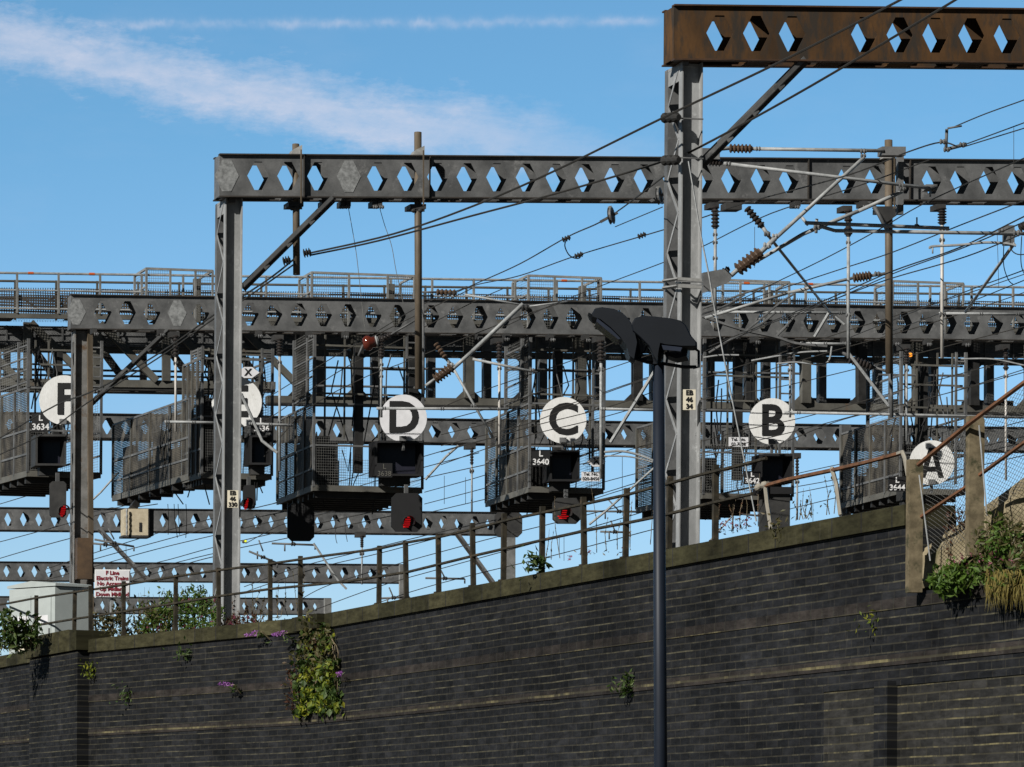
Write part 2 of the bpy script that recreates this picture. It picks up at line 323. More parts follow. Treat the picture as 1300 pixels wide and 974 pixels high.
# ---------------------------------------------------------------- ground, railway bed, retaining wall
ASPH = steel('asphalt', (.04,.04,.04), (.06,.06,.058), 3.0, rough=.9)
BALL = steel('ballast', (.04,.036,.03), (.09,.08,.07), 14.0, rough=.95)
o = MB().add([(-600,-60,0),(600,-60,0),(600,1500,0),(-600,1500,0)], [(0,1,2,3)]).build('street_ground', ASPH); tag(o, kind='structure')
# wall line (plan): screen column -> depth
def WX(D): return (2.15-0.404*(D/1.08-44))*1.08
WK = [(None, 30.0), (1150, 41.8), (385, None)]
def wallD(x):
    t = (x-CX)/F
    if x >= 385:
        return 1.08*(2.15+0.404*44)/(t+.404)
    D0 = wallD(385); X0 = t385*D0
    if x >= 110: return (X0+.684*D0)/(t+.684)
    D1 = wallD(110); X1 = (110-CX)/F*D1
    return (X1+.43*D1)/(t+.43)
t385 = (385-CX)/F
def wp(x, y, off=0.0):                                 # point on the wall face, off metres towards the viewer
    D = wallD(x); return P(x, y, D*(1-off/D))
WT = 5.82                                              # top of the coping
XS = [1700,1500,1300,1150,1050,950,850,750,650,550,450,385,300,200,110,50,0,-120,-300]
plan = [Vector(((x-CX)/F*wallD(x), wallD(x), 0)) for x in XS]
def wall_uv_len():
    s = [0]
    for a, b in zip(plan, plan[1:]): s.append(s[-1]+(b-a).length)
    return s
WL = wall_uv_len()
def nrm(i):
    a = plan[max(i-1,0)]; b = plan[min(i+1,len(plan)-1)]; d = (b-a).normalized(); return Vector((d.y*-1, d.x, 0)) if (Vector((-d.y, d.x, 0)).dot(-b) > 0) else Vector((d.y, -d.x, 0))
def sweep(prof, i0, i1):                               # closed profile of (out, z) swept along the wall line
    mb = MB(); n = len(prof); vs = []; fs = []
    for i in range(i0, i1+1):
        for (u, z) in prof: vs.append(plan[i]+nrm(i)*u+Z*z)
    k = i1-i0
    for i in range(k):
        for j in range(n): fs.append((i*n+j, i*n+(j+1)%n, (i+1)*n+(j+1)%n, (i+1)*n+j))
    fs += [tuple(range(n)), tuple(k*n+j for j in range(n))[::-1]]
    return mb.add(vs, fs)
def uvf(v):
    best = min(range(len(plan)-1), key=lambda i: abs(((plan[i]+plan[i+1])/2-Vector((v.x,v.y,0))).length - (plan[i+1]-plan[i]).length/2) if True else 0)
    bd = 1e9; bs = 0
    for i in range(len(plan)-1):
        a = plan[i]; d = plan[i+1]-a; t = max(-.2 if i == 0 else 0, min(1, (Vector((v.x,v.y,0))-a).dot(d)/d.length_squared)); q = (a+d*t-Vector((v.x,v.y,0))).length
        if q < bd: bd = q; bs = WL[i]+t*d.length
    return (bs, v.z)
i1150 = XS.index(1150); i385 = XS.index(385)
wall = thing('retaining_wall', 'long dark blue-brick railway retaining wall with mossy stone coping', 'wall', plan[6])
sweep([(0,0),(0,WT-.26),(-.6,WT-.26),(-.6,0)], i1150, len(plan)-1).build('brick_face', BRICK, wall, uv=uvf)
# lower right part, its top sloping down below the steps
def topline(x): return {1150:752, 1300:738, 1500:715, 1700:690}[x]
vs = []
for i in (0,1,2,3):
    x = XS[i]; zt = pz(x, wallD(x), 0) ; pt = P(x, topline(x), wallD(x)-.0)
    vs += [plan[i]+nrm(i)*0.0+Z*0, plan[i]+Z*pt.z]
vb = [v-nrm(2)*.6 for v in vs]
mb = MB(); n = len(vs)
mb.add(vs+vb, [(2*i,2*i+1,2*i+3,2*i+2) for i in range(3)]+[(2*i+1,2*i+1+n,2*i+3+n,2*i+3) for i in range(3)]+[(0,1,1+n,n)])
mb.build('brick_face', BRICK, wall, uv=uvf)
sweep([(.05,WT-.26),(.05,WT-.02),(-.02,WT),(-.63,WT),(-.65,WT-.26)], i1150, len(plan)-1).build('coping', COPE, wall, uv=uvf)
def course(y, x, out, hgt, i0, i1, mat_=None):
    z = P(x, y, wallD(x)).z
    sweep([(out,z-hgt),(out,z-.02),(.01,z+.03),(-.05,z+.03),(-.05,z-hgt)], i0, i1).build('string_course', mat_ or BRICKS, wall, uv=uvf)
course(788, 950, .012, .10, 0, len(plan)-1)
course(848, 1000, .014, .10, 0, len(plan)-1)
# paler plinth with a shadow line above
z0 = P(1123, 866, wallD(1123)).z
sweep([(.06,0),(.06,z0-.06),(.03,z0-.06),(.03,0)], 0, i1150+1).build('plinth', BRICKP, wall, uv=uvf)
sweep([(.075,z0-.06),(.075,z0),(.0,z0+.04),(-.02,z0-.06)], 0, i1150+1).build('plinth_course', BRICK, wall, uv=uvf)
def wseg(x0, x1, yt, out, z0=0, z1=None):
    a = P(x0, 0, wallD(x0)); b = P(x1, 0, wallD(x1)); a.z = 0; b.z = 0
    d = (b-a).normalized(); nn = Vector((-d.y, d.x, 0)); 
    if nn.dot(-a) < 0: nn = -nn
    zt = z1 if z1 is not None else P(x0, yt, wallD(x0)).z
    return MB().block(a-nn*.4+Z*z0, b-a, nn*(out+.4), Z*(zt-z0))
wseg(1128, 1145, 866, .13).build('pilaster', BRICK, wall, uv=uvf)
wseg(382, 414, 0, .09, WT-.262, WT-.012).build('pilaster_cap', COPE, wall, uv=uvf)
wseg(52, 113, 790, .14, 0, WT-.24).build('pilaster', BRICK, wall, uv=uvf)
a = P(49,0,wallD(49)); b = P(115,0,wallD(115)); a.z = b.z = 0; d = b-a; nn = Vector((d.y,-d.x,0)).normalized(); nn = nn if nn.dot(-a) > 0 else -nn
zt = WT+.20; lo = WT-.22
a = a+nn*.2; b = b+nn*.2
MB().prism([a+Z*lo, b+Z*lo, b+Z*(zt-.04), b-d*.15+Z*zt, a+d*.3+Z*zt, a+Z*(zt-.16)], -nn*.7).build('pilaster_cap', COPE, wall, uv=uvf)
# end pier at the right end of the tall wall
# railway bed
bed = MB(); e = [p - nrm(i)*.6 for i, p in enumerate(plan)]
bed.add([Vector((p.x,p.y,BED)) for p in e]+[Vector((p.x-60 if j else p.x+0, 420, BED)) for j, p in enumerate(e)], [(i, i+1, len(e)+i+1, len(e)+i) for i in range(len(e)-1)])
bed.add([(e[0].x,e[0].y,BED),(e[0].x+160,e[0].y,BED),(e[0].x+160,420,BED),(e[0].x,420,BED)], [(0,1,2,3)])
bed.add([(e[-1].x,e[-1].y,BED),(e[-1].x-120,e[-1].y,BED),(e[-1].x-120,420,BED),(e[-1].x-60,420,BED)], [(3,2,1,0)])
tag(bed.build('railway_bed', BALL), kind='structure')

# ---------------------------------------------------------------- railings on the wall
IRON = steel('old_iron', (.018,.016,.011), (.055,.046,.03), 6.0, rough=.8, spot=(7,.6,.72), spotc=(.14,.09,.05))
rail = thing('iron_railing', 'old rusty two-rail iron railing along the wall top left of the pale leaning post', 'railing', wp(600,740))
tops = [(-40,770),(46,756),(94,750),(115,744),(157,738),(223,730),(278,721),(343,710),(381,706),(481,693),(516,687),(557,679),(601,664),(639,652),(688,643),(742,631),(794,620),(849,605),(908,590)]
bots = {-40:822,46:806,94:800,115:800,157:806,223:797,278:790,343:784,381:778,481:769,516:761,557:752,601:742,639:736,688:713,742:704,794:703,849:690,908:673}
for x, y in tops:
    D = wallD(x)+.3; b = MB(); zb = WT-.03
    lean = random.uniform(-.02,.02)
    q = pz(x, D, zb); p = P(x, y, D)
    b.bar(q, p+Vector((lean,0,0)), .072, .072)
    b.bar(q, q+Z*.05, .13, .13)
    b.build('post', IRON, rail)
def line3(pts, off=.3, D=None):
    return [P(x, y, (wallD(x)+off) if D is None else D) for x, y in pts]
MB().tube(line3([(-60,776),(11,766),(42,760),(94,752),(155,743),(223,732),(278,724),(342,716),(410,706),(480,697),(515,689),(557,682),(600,672),(650,659),(742,640),(797,628),(845,615),(893,602),(935,592),(973,582)], .24), .023).build('top_rail', IRON, rail)
MB().tube(line3([(-60,806),(11,800),(94,786),(155,777),(223,766),(278,757),(342,748),(444,738),(519,726),(600,706),(688,686),(742,674),(796,664),(840,655),(890,642),(955,627)], .24), .023).build('lower_rail', IRON, rail)
nr = thing('scaffold_rail', 'rust-brown tube rail on pale bent posts beside the concrete posts', 'railing', wp(1057,650))
MB().tube(line3([(971,617),(1000,609),(1057,597),(1100,587),(1145,575)]), .028).build('top_rail', RUSTR, nr)
PALE = steel('pale_post_paint', (.24,.22,.18), (.36,.33,.27), 6.0)
for pts in ([(971,612),(974,640),(979,672)],[(1056,594),(1062,616),(1067,654)],[(1140,576),(1146,574),(1149,582),(1153,604)]):
    MB().tube(line3(pts), .028).build('post', PALE, nr)
MB().ribs(line3([(960,620)])[0], line3([(975,614)])[0], .03, .05, 2).build('clamp', PALE, nr)

# concrete fence to the right, beside the steps
cf = thing('concrete_post_fence', 'concrete posts with rusty rails and wire mesh climbing to the right', 'fence', P(1162,750,41.3))
def cpost(x0, x1, y0, y1, D):
    a = P(x0, y1, D); b = P(x1, y1, D); zt = P(x0, y0, D).z; w = (b-a).length
    mb = MB(); pr = [a, b, b+Z*(zt-a.z-.04), b-(b-a)*.2+Z*(zt-a.z), a+Z*(zt-a.z)]
    mb.prism(pr, V*.10); return mb.build('post', CONC, cf)
cpost(1154, 1171, 583, 752, 41.3); cpost(1230, 1249, 528, 705, 40.2); cpost(1318, 1339, 470, 660, 39.2)
MB().tube([P(1166,590,41.1),P(1230,538,40.1),P(1300,486,39.2),P(1345,452,39)], .030).build('top_rail', RUSTR, cf)
MB().tube([P(1170,656,41.3),P(1236,612,40.3)], .026).build('lower_rail', RUSTR, cf)
MB().tube([P(1244,603,40.1),P(1300,562,39.3),P(1345,530,39)], .026).build('lower_rail', RUSTR, cf)
for a, b, c, d in (((1167,605),(1181,712),41.2,.008),((1243,540),(1253,650),40.0,.008)):
    pass
MB().tube([P(1167,603,41.2),P(1181,712,41.2)], .009).build('tension_rod', TUBE, cf)
MB().tube([P(1243,540,40),P(1253,655,40)], .009).build('tension_rod', TUBE, cf)
CH = flat('chain_link_wire', (.10,.10,.095), .5)
def chain(q, D0, D1):
    (x0,y0),(x1,y1),(x2,y2),(x3,y3) = q     # tl,tr,br,bl
    TL, TR_, BR, BL = P(x0,y0,D0), P(x1,y1,D1), P(x2,y2,D1), P(x3,y3,D0)
    mb = MB(); n = 22
    def pt(u, v): return (TL.lerp(TR_, u)).lerp(BL.lerp(BR, u), v)
    for k in range(-n, n+1):
        for sgn in (1, -1):
            ps = []
            for i in range(13):
                u = i/12; v = k/n*1.0 + (u*.55 if sgn > 0 else .55-u*.55)
                if 0 <= v <= 1: ps.append(pt(u, v)+V*(.01*sgn))
            if len(ps) > 1: mb.tube(ps, .0026, 3, cap=False)
    mb.build('wire_mesh', CH, cf)
chain([(1172,590),(1230,541),(1230,690),(1180,710)], 41.25, 40.35)
chain([(1249,530),(1318,476),(1318,618),(1255,655)], 40.15, 39.3)
# stair parapet
st = thing('stair_parapet', 'sloping weathered concrete stair parapet at the far right', 'parapet', P(1240,700,41.5))
MB().prism([P(1150,708,41.9),P(1180,704,41.6),P(1262,652,40.8),P(1300,620,40.2),P(1420,530,39.3),P(1420,610,39.3),P(1300,676,40.2),P(1240,700,40.8),P(1180,745,41.6),P(1150,752,41.9)][::-1], V*.5).build('parapet_slab', TANC, st)
em = MB().prism([P(1172,752,41.75),P(1320,735,40),P(1420,728,39.3),P(1420,640,39.5),P(1300,680,40.4),P(1240,702,41)][::-1], V*1.5).build('earth_bank', steel('dark_soil',(.03,.025,.015),(.07,.06,.035),6.0,rough=1)); tag(em, kind='structure')
# ---------------------------------------------------------------- portals (castellated box beams on laced masts)
def solve_line(xL, DLft, xR):
    return yawD(xR, xL, DLft)
def s_at(A, u, x):                                     # distance along A+u*s that projects to column x
    t = (x-CX)/F; a = A-CAM
    return (t*a.y - a.dot(RT))/(u.dot(RT) - t*u.y)
def web(mb, O, u, w, L_, h, cs, hw, hh, p, t, nv):
    """castellated plate: O lower-left corner, holes centred at cs"""
    def emit(q, ring=None): pass
    x = 0.0; zc = h/2
    def pt(a, b, k): return O+u*a+w*b+nv*(t*k)
    def quad(P4):
        mb.add([pt(a,b,0) for a,b in P4]+[pt(a,b,1) for a,b in P4], [(0,1,2,3),(7,6,5,4)])
    for c in sorted(cs):
        x0 = c-p/2; x1 = c+p/2
        if x0 < x-1e-4 or x1 > L_: continue
        if x0 > x+1e-4: quad([(x,0),(x0,0),(x0,h),(x,h)])
        f = .17
        H = [(c-hw/2,zc),(c-hw*f,zc+hh/2),(c+hw*f,zc+hh/2),(c+hw/2,zc),(c+hw*f,zc-hh/2),(c-hw*f,zc-hh/2)]
        C4 = [(x0,h),(x1,h),(x1,0),(x0,0)]
        vs = C4+H; n = len(vs)
        fs = [(0,1,6,5),(1,2,8,7,6),(2,3,9,8),(3,0,5,4,9)]
        A0 = [pt(a,b,0) for a,b in vs]; B0 = [pt(a,b,1) for a,b in vs]
        mb.add(A0+B0, [f_[::-1] for f_ in fs]+[tuple(i+n for i in f_) for f_ in fs]+[(4+i,4+(i+1)%6,4+(i+1)%6+n,4+i+n) for i in range(6)])
        x = x1
    if x < L_: quad([(x,0),(L_,0),(L_,h),(x,h)])
def beam(parent, A, B, h, holes, blanks, hw, hh, M_, pitch, FL=FLNG, d=.42, stiff=(), shift=.0, battens=True, seam=True):
    u = (B-A).normalized(); L_ = (B-A).length; w = Z
    O = A-w*h; cs = [s_at(A, u, x) for x in holes]
    mb = MB(); web(mb, O, u, w, L_, h, cs, hw, hh, pitch, .014, V); parent = mb.build('beam', M_, parent)
    mb = MB(); web(mb, O+V*d, u, w, L_, h, [c+shift for c in cs], hw, hh, pitch, .014, V); mb.build('rear_web', M_, parent)
    e = .06
    for v0 in (-e, d-e):
        fl = MB(); fl.block(O+V*v0+w*h-u*.03, u*(L_+.03), V*(2*e+.014), w*.026)
        fl.build('flange', FL, parent); fl = MB(); fl.block(O+V*v0-w*.026-u*.03, u*(L_+.03), V*(2*e+.014), w*.026)
        fl.build('flange', FL, parent)
    if battens:
        bt = MB(); s = .05
        while s < L_-.5:
            for z_ in (-.022, h+.004): MB().block(O+u*s+V*(e+.018)+w*z_, u*.42, V*(d-2*e-.02), w*.016).build('batten_plate', M_, parent)
            s += 1.25
    if stiff:
        for x in stiff:
            s = s_at(A, u, x); MB().block(O+u*s-V*.055, u*.022, V*.05, w*h).build('stiffener', FL, parent)
    ep = MB().block(O-u*.02, u*.018, V*(d+.01), w*h); ep.build('end_plate', M_, parent)
    for x in blanks:
        s = s_at(A, u, x); zc = h/2; f = .2
        q = [(-hw*.55,0),(-hw*f,hh*.56),(hw*f,hh*.56),(hw*.55,0),(hw*f,-hh*.56),(-hw*f,-hh*.56)]
        MB().prism([O+u*(s+a)+w*(zc+b)-V*.008 for a,b in q], V*.007).build('infill_plate', PATCH, parent)
    return O, u, L_
def mast(parent, xc, D, ytop, W_, dep, M_, ztop=None, pitch=.62, dark=None, fl=.13):
    """xc: column of the front-left edge"""
    base = pz(xc, D, BED-.3); zt = P(xc, ytop, D).z if ztop is None else ztop; H = zt-base.z
    u = Vector((math.cos(math.radians(10)), math.sin(math.radians(10)), 0))
    mb = MB(); t = .02
    mb.block(base+V*(fl), u*W_, V*t, Z*H); mb.block(base, u*t, V*(fl-.002), Z*H); mb.block(base+u*(W_-t), u*t, V*(fl-.002), Z*H)
    parent = mb.build('mast', M_, parent)
    mb = MB(); b2 = base+V*dep
    mb.block(b2-V*(fl+t), u*W_, V*t, Z*H); mb.block(b2-V*(fl-.002), u*t, V*fl, Z*H); mb.block(b2-V*(fl-.002)+u*(W_-t), u*t, V*fl, Z*H)
    mb.build('rear_channel', GALVD, parent)  # darker steel than the front channel, painting the shade inside the mast
    for off in (.004, W_-.03):
        mb = MB(); z = .1; k = 0
        v0 = fl+t; v1 = dep-fl-t
        while z+pitch < H:
            a = base+u*off+Z*z+V*(v0 if k % 2 == 0 else v1); b = base+u*off+Z*(z+pitch)+V*(v1 if k % 2 == 0 else v0)
            mb.bar(a, b, .07, .012, side=u.cross(b-a))
            z += pitch; k += 1
        mb.block(base+u*off+V*(v0-.002)+Z*(H-.3), u*.012, V*(v1-v0+.004), Z*.3)
        mb.build('lacing', M_, parent)
    MB().block(base+V*fl*.8-u*.0+Z*(H-.05), u*W_, V*(dep-1.6*fl), Z*.04).build('cap_plate', M_, parent)
    return base, u, H
def brace(parent, x0, y0, D0, x1, y1, D1, wpx, M_, gap=.12):
    p = P(x0,y0,D0); q = P(x1,y1,D1); w_ = m(wpx, (D0+D1)/2); mb = MB()
    n2 = (q-p).cross(V).normalized(); n2 = n2 if n2.z > 0 else -n2
    for k in (0, 1):
        mb.bar(p+V*k*.2+n2*w_*.27, q+V*k*.2+n2*w_*.27, .012, w_*.42, side=V); mb.bar(p+V*(k*.2+.05)+n2*w_*.02, q+V*(k*.2+.05)+n2*w_*.02, .1, .014, side=V)
    lo_ = MB(); lo_.bar(p+V*.06-n2*w_*.25, q+V*.06-n2*w_*.25, .02, w_*.45, side=V); lo_.build('knee_brace_shade_strip', FLNG, parent)  # dark lower plate paints the shaded half of the brace
    for t in (.25,.5,.75): 
        c = p.lerp(q, t); mb.bar(c, c+V*.2, w_*.8, .1, side=(q-p))
    mb.build('knee_brace', M_, parent)
def endD(xL, D, xR): return yawD(xR, xL, D)

# --- the nearest portal, rusty beam
D1 = 59.4
p1 = thing('overhead_line_portal', 'nearest steel portal: rusty brown holed beam on a pale laced mast, top right', 'portal', pz(862, D1, BED))
A = P(857,8,D1); B = P(1560,16,endD(845,D1,1560))
h1 = [914,960.5,1006,1097.5,1142.5,1188,1233.5,1278.5,1324,1369,1414,1460]
beam(p1, A, B, m(67,D1), h1, [], m(35,D1), m(45,D1), RUST, m(44,D1), FL=steel('rusty_flange',(.05,.03,.018),(.09,.05,.03),3.0), d=.45)
mast(p1, 861, D1+.12, 78, m(27,D1), .80, GALVB)
brace(p1, 1024,76,D1+.4, 893,208,D1+.25, 12, GALVD)
cl = MB()
for y in (150, 200, 357, 361):
    a = P(858,y,D1-.02)
    cl.bar(a, P(893,y+1.5,D1-.02), .03, .02); 
cl.build('strap', GALVD, p1)
cl = MB()
for y in (354, 363):
    cl.bar(P(842,y+3,D1+.75), P(861,y,D1-.02), .03, .05); cl.bar(P(861,y,D1-.03), P(891,y+2,D1-.02), .03, .05)
cl.build('collar', GALV, p1)
for y in (150, 204):
    MB().ribs(P(842,y,D1+.35), P(862,y-1,D1-.1), .05, .09, 3).build('clamp', DARK, p1)
MB().block(P(867,83,D1+.1), Vector((.10,0,0)), V*.05, Z*.12).build('bracket', GALVD, p1)

# --- second portal
D2 = 72.0
p2 = thing('overhead_line_portal', 'second steel portal with grey holed beam and laced mast rising through the letter E disc', 'portal', pz(283, D2, BED))
A = P(280,197,D2); B = P(1500,206,endD(272,D2,1500))
h2 = [328,366,404,480,518,556,593.5,631,668.5,706.5,743.5,781,818,855,893,929,966.5,1002.5,1075,1111,1147.5,1183.5,1219.5,1256,1292,1328,1364,1400,1436]
beam(p2, A, B, m(52,D2), h2, [288,443], m(28,D2), m(36,D2), GALVD, m(35.5,D2), d=.42, stiff=(385,544.6,1025,1154))
mast(p2, 282, D2+.1, 251, m(22,D2), .85, GALVB)
brace(p2, 424,252,D2+.3, 309,366,D2+.2, 10, GALVD)
MB().block(P(291,257,D2+.1), Vector((.13,0,0)), V*.05, Z*.13).build('bracket', FLNG, p2)
# --- third portal
D3 = 99.0
p3 = thing('overhead_line_portal', 'third steel portal, its long grey beam crossing just below the walkway railings', 'portal', pz(92, D3, BED))
A = P(91,375,D3); B = P(1480,394,endD(85,D3,1480))
h3 = [131,162,193,255,287,318,348,380,411,442,474,505,547.5,578,609,639,670,699,729,759.5,790,820,850,880,911,941,971,1000,1030,1060,1089,1118,1148,1176,1205,1234,1264,1293,1322,1351,1380,1410,1440]
beam(p3, A, B, m(42,D3), h3, [97,225], m(22,D3), m(29,D3), GALVD, m(28.4,D3), d=.42, stiff=())
mast(p3, 92, D3+.1, 419, m(19,D3), .55, steel('mast_brownish',(.14,.138,.13),(.25,.245,.235),2.5,spot=(3,.55,.7),spotc=(.12,.08,.05)), pitch=.7)
MB().bar(P(114,418,D3+.2), pz(116,D3+.2,BED), m(6,D3), .14).build('cable_riser', BRWN, p3)
brace(p3, 214,419,D3+.3, 113,516,D3+.2, 7, GALVD)
bx = MB().block(pz(98,D3-.3,P(98,735,D3-.3).z), Vector((m(19,D3),0,0)), V*.3, Z*m(52,D3)); single(bx, 'equipment_case', steel('rusty_case',(.04,.025,.015),(.10,.06,.03),2.0), 'dark rusty equipment case at the foot of the leftmost mast', 'box')

# --- far portals seen through and under the gantry
def farportal(label, D, xL, yL, yb, xR, yR, h0, step, mastx=None, hwpx=15, hhpx=19, skip=()):
    p = thing('overhead_line_portal', label, 'portal', pz(mastx or (xL+xR)/2, D, BED))
    A = P(xL,yL,D); B = P(xR,yR,endD(xL,D,xR)); hs = []; x = h0
    while x < xR-10:
        if not any(abs(x-k) < step/2 for k in skip): hs.append(x)
        x += step
    beam(p, A, B, m(yb-yL,D), hs, [], m(hwpx,D), m(hhpx,D), GALVD, m(step*.93,D), d=.72, battens=True)
    return p, A, B
D4 = 122.0
p4, _, _ = farportal('fourth portal, its holed beam seen between the lettered discs below the gantry', D4, -60, 523, 553, 1420, 545, 16, 24.4, hwpx=17, hhpx=21)
mb = MB().bar(pz(1073,D4,BED), P(1073,540,D4), m(8,D4), .35); mb.build('mast', GALVD, p4)
mb = MB().bar(pz(-40,D4,BED), P(-40,524,D4), m(8,D4), .35); mb.build('mast', GALVD, p4)
D5 = 152.0
p5, _, _ = farportal('fifth portal, its holed beam under the signal cages ending at the squat post', D5, -60, 644, 672, 652, 651, 12, 19.7, mastx=645, hwpx=12.5, hhpx=18)
MB().bar(pz(645,D5,BED), P(645,652,D5), m(15,D5), .5).build('mast', GALV, p5)
MB().bar(pz(-50,D5,BED), P(-50,652,D5), m(15,D5), .5).build('mast', GALV, p5)
brace(p5, 580,677,D5, 626,740,D5, 7, GALVD)
brace(p5, 126,672,D5, 186,735,D5, 6, GALVD)
D6 = 172.0
p6, _, _ = farportal('sixth portal, small holed beam low behind the railing at left', D6, -60, 713, 736, 516, 717, 10, 17.8, mastx=512, hwpx=11, hhpx=15)
MB().bar(pz(512,D6,BED), P(512,717,D6), m(5,D6), .4).build('mast', GALV, p6)
MB().bar(pz(-50,D6,BED), P(-50,717,D6), m(5,D6), .4).build('mast', GALV, p6)
D7 = 205.0
p7, _, _ = farportal('farthest portal, lowest faint holed beam behind the weeds at left', D7, -60, 757, 777, 420, 760, 12, 15, mastx=400, hwpx=9, hhpx=12)
MB().bar(pz(416,D7,BED), P(416,760,D7), m(5,D7), .4).build('mast', GALV, p7)
MB().bar(pz(-50,D7,BED), P(-50,760,D7), m(5,D7), .4).build('mast', GALV, p7)

# ---------------------------------------------------------------- the signal gantry
DG = 106.0
def gD(x): return yawD(x, 0, DG)
def G(x, y, v=0.0): return P(x, y + 18.0*(x/1300.0), gD(x)) + V*v      # y given as it would be at the left edge of the view
gan = thing('signal_gantry', 'huge dark steel signal gantry with walkway spanning the whole view', 'gantry', pz(650, DG, BED))
X0, X1 = -90, 1420
SPLIT = 350
def chord(name, y0, y1, x0=X0, x1=X1, v=0, t=.25, M_=GANT):
    a, b = G(x0,y0,v), G(x1,y0,v); hh = m(y1-y0, DG); MB().block(a-Z*hh, b-a, V*t, Z*hh).build(name, M_, gan)
# walkway: floor, railings, mesh kick panels
chord('walkway_edge', 403, 409, v=-.9, t=.12)
MB().block(G(X0,402,-.9)-Z*.06, G(X1,402,-.9)-G(X0,402,-.9), V*1.5, Z*.05).build('walkway_floor', GRATE, gan)
for v in (-.9, .5):
    for y, r in ((352.5,.036),(374,.028),(397,.03)) if v < 0 else ((353.5,.036),(375,.028)):
        MB().tube([G(X0,y,v), G(X1,y,v)], r).build('handrail', TUBE if v < 0 else GANT, gan)
mb = MB(); mb2 = MB(); x = -38
k = 0
while x < X1:
    b = MB(); b.bar(G(x,403,-.9), G(x,352,-.9), m(3,DG), .06); b.build('handrail_post', GALV, gan)
    MB().bar(G(x+9,403,.5), G(x+9,352,.5), m(2.5,DG), .06).build('rear_post', GANT, gan); x += 52.3
MB().add([G(X0,401,.45), G(X1,401,.45), G(X1,362,.45), G(X0,362,.45)], [(0,1,2,3)]).build('mesh_infill', DECK, gan)
MB().add([G(X0,401,-.85), G(X1,401,-.85), G(X1,379,-.85), G(X0,379,-.85)], [(0,1,2,3)]).build('mesh_infill', DECK, gan)
for x in (28, 105, 700, 930, 1010):
    MB().tube([G(x,352.4,-.9), G(x+7,352.4,-.9)], .042).build('orange_tape', ORNG, gan)
# cable trough clutter along the walkway
for i in range(60):
    x = random.uniform(-20,1300); w_ = random.uniform(4,26); MB().bar(G(x,random.uniform(377,398),-.4), G(x+w_,random.uniform(377,398),-.2), .05, .05).build('cable_run', GALVD, gan)
for y in (414, 421.5, 430):
    MB().bar(G(X0,y,.36), G(X1,y,.36), .04, m(1.6,DG)).build('fascia_rib', GALVD, gan)
x = -60
while x < X1:
    MB().bar(G(x,411,.35), G(x,436,.35), m(2.2,DG), .05).build('fascia_stiffener', GALVD, gan); x += 35.6
# left bays: diagonal truss
chord('lower_chord', 480, 489.5, X0, SPLIT, 0, .3)
chord('chord_underside', 489.8, 493, X0, SPLIT, .04, .22, DARK)  # dark strip paints the shade on the chord's underside
chord('lower_chord', 479, 486, X0, SPLIT, 2.0, .3)
chord('fascia', 411, 436, X0, X1, .38, .06, GALVD)
chord('fascia_shadow_plate', 435.5, 444, X0, X1, .46, .1, GANT)  # plate put in to draw the shadow band below the fascia
xs = [-145,-56,33,121,209,297]
for i, x in enumerate(xs[1:]):
    MB().bar(G(x+2,409,0), G(x+2,481,0), m(5.5,DG), .25).build('post', GANT, gan)
    MB().bar(G(x+6,409,.0), G(x+78,481,.0), m(6,DG), .2).build('diagonal', GANT, gan)
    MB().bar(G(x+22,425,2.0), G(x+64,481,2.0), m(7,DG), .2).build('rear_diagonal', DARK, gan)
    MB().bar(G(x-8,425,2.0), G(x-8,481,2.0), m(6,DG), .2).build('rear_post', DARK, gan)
for y in (462, 469): 
    MB().tube([G(X0,y,1.2), G(SPLIT,y,1.2)], .035).build('rear_handrail', GALVD, gan)
# right bays: open frames with gussets
chord('lower_chord', 497.5, 506.5, SPLIT-10, X1, 0, .3)
chord('lower_chord_flange', 507, 509, SPLIT-10, X1, -.05, .4, DARK)
chord('upper_chord', 404, 412, SPLIT-10, X1, 0, .3)
def gusset(mb, x, y, sx, sy, s, v):
    mb.prism([G(x,y,v), G(x+sx*s,y,v), G(x,y+sy*s,v)], V*.05)
x = 381.5
while x < X1:
    b = MB(); b.bar(G(x,410,0), G(x,498,0), m(10.5,DG), .3)
    for sx in (-1,1):
        gusset(b, x+sx*5, 442, sx, 1, 10, 0); gusset(b, x+sx*5, 497.6, sx, -1, 11, 0)
    b.build('post', DARK if int(x/71) % 2 else GANT, gan)
    x += 71.2
x = 420
while x < X1:
    b = MB(); b.bar(G(x,410,1.3), G(x,500,1.3), m(10,DG), .25); b.build('rear_post', GALVD, gan)
    x += 71.6
chord('rear_lower_chord', 490, 496, 400, 560, 1.6, .25, DARK)
chord('rear_lower_chord', 488, 494, 610, 700, 1.6, .25, DARK)
for a_, b_ in ((1062,1110),(1118,1172),(1262,1320)):
    MB().block(G(a_,489,1.8), G(b_,489,1.8)-G(a_,489,1.8), V*.5, Z*.18).build('equipment_shelf', DARK, gan)
for y in (462.5, 486):
    MB().tube([G(395,y,-.3), G(560 if y < 470 else 520,y,-.3)], .035).build('hand_rail', GALVD, gan)
MB().tube([G(640,462,-.3), G(760,462,-.3)], .035).build('hand_rail', GALVD, gan)
MB().tube([G(895,462,-.3), G(1010,462,-.3)], .035).build('hand_rail', GALVD, gan)
MB().tube([G(1110,462,-.3), G(1225,462,-.3)], .035).build('hand_rail', GALVD, gan)

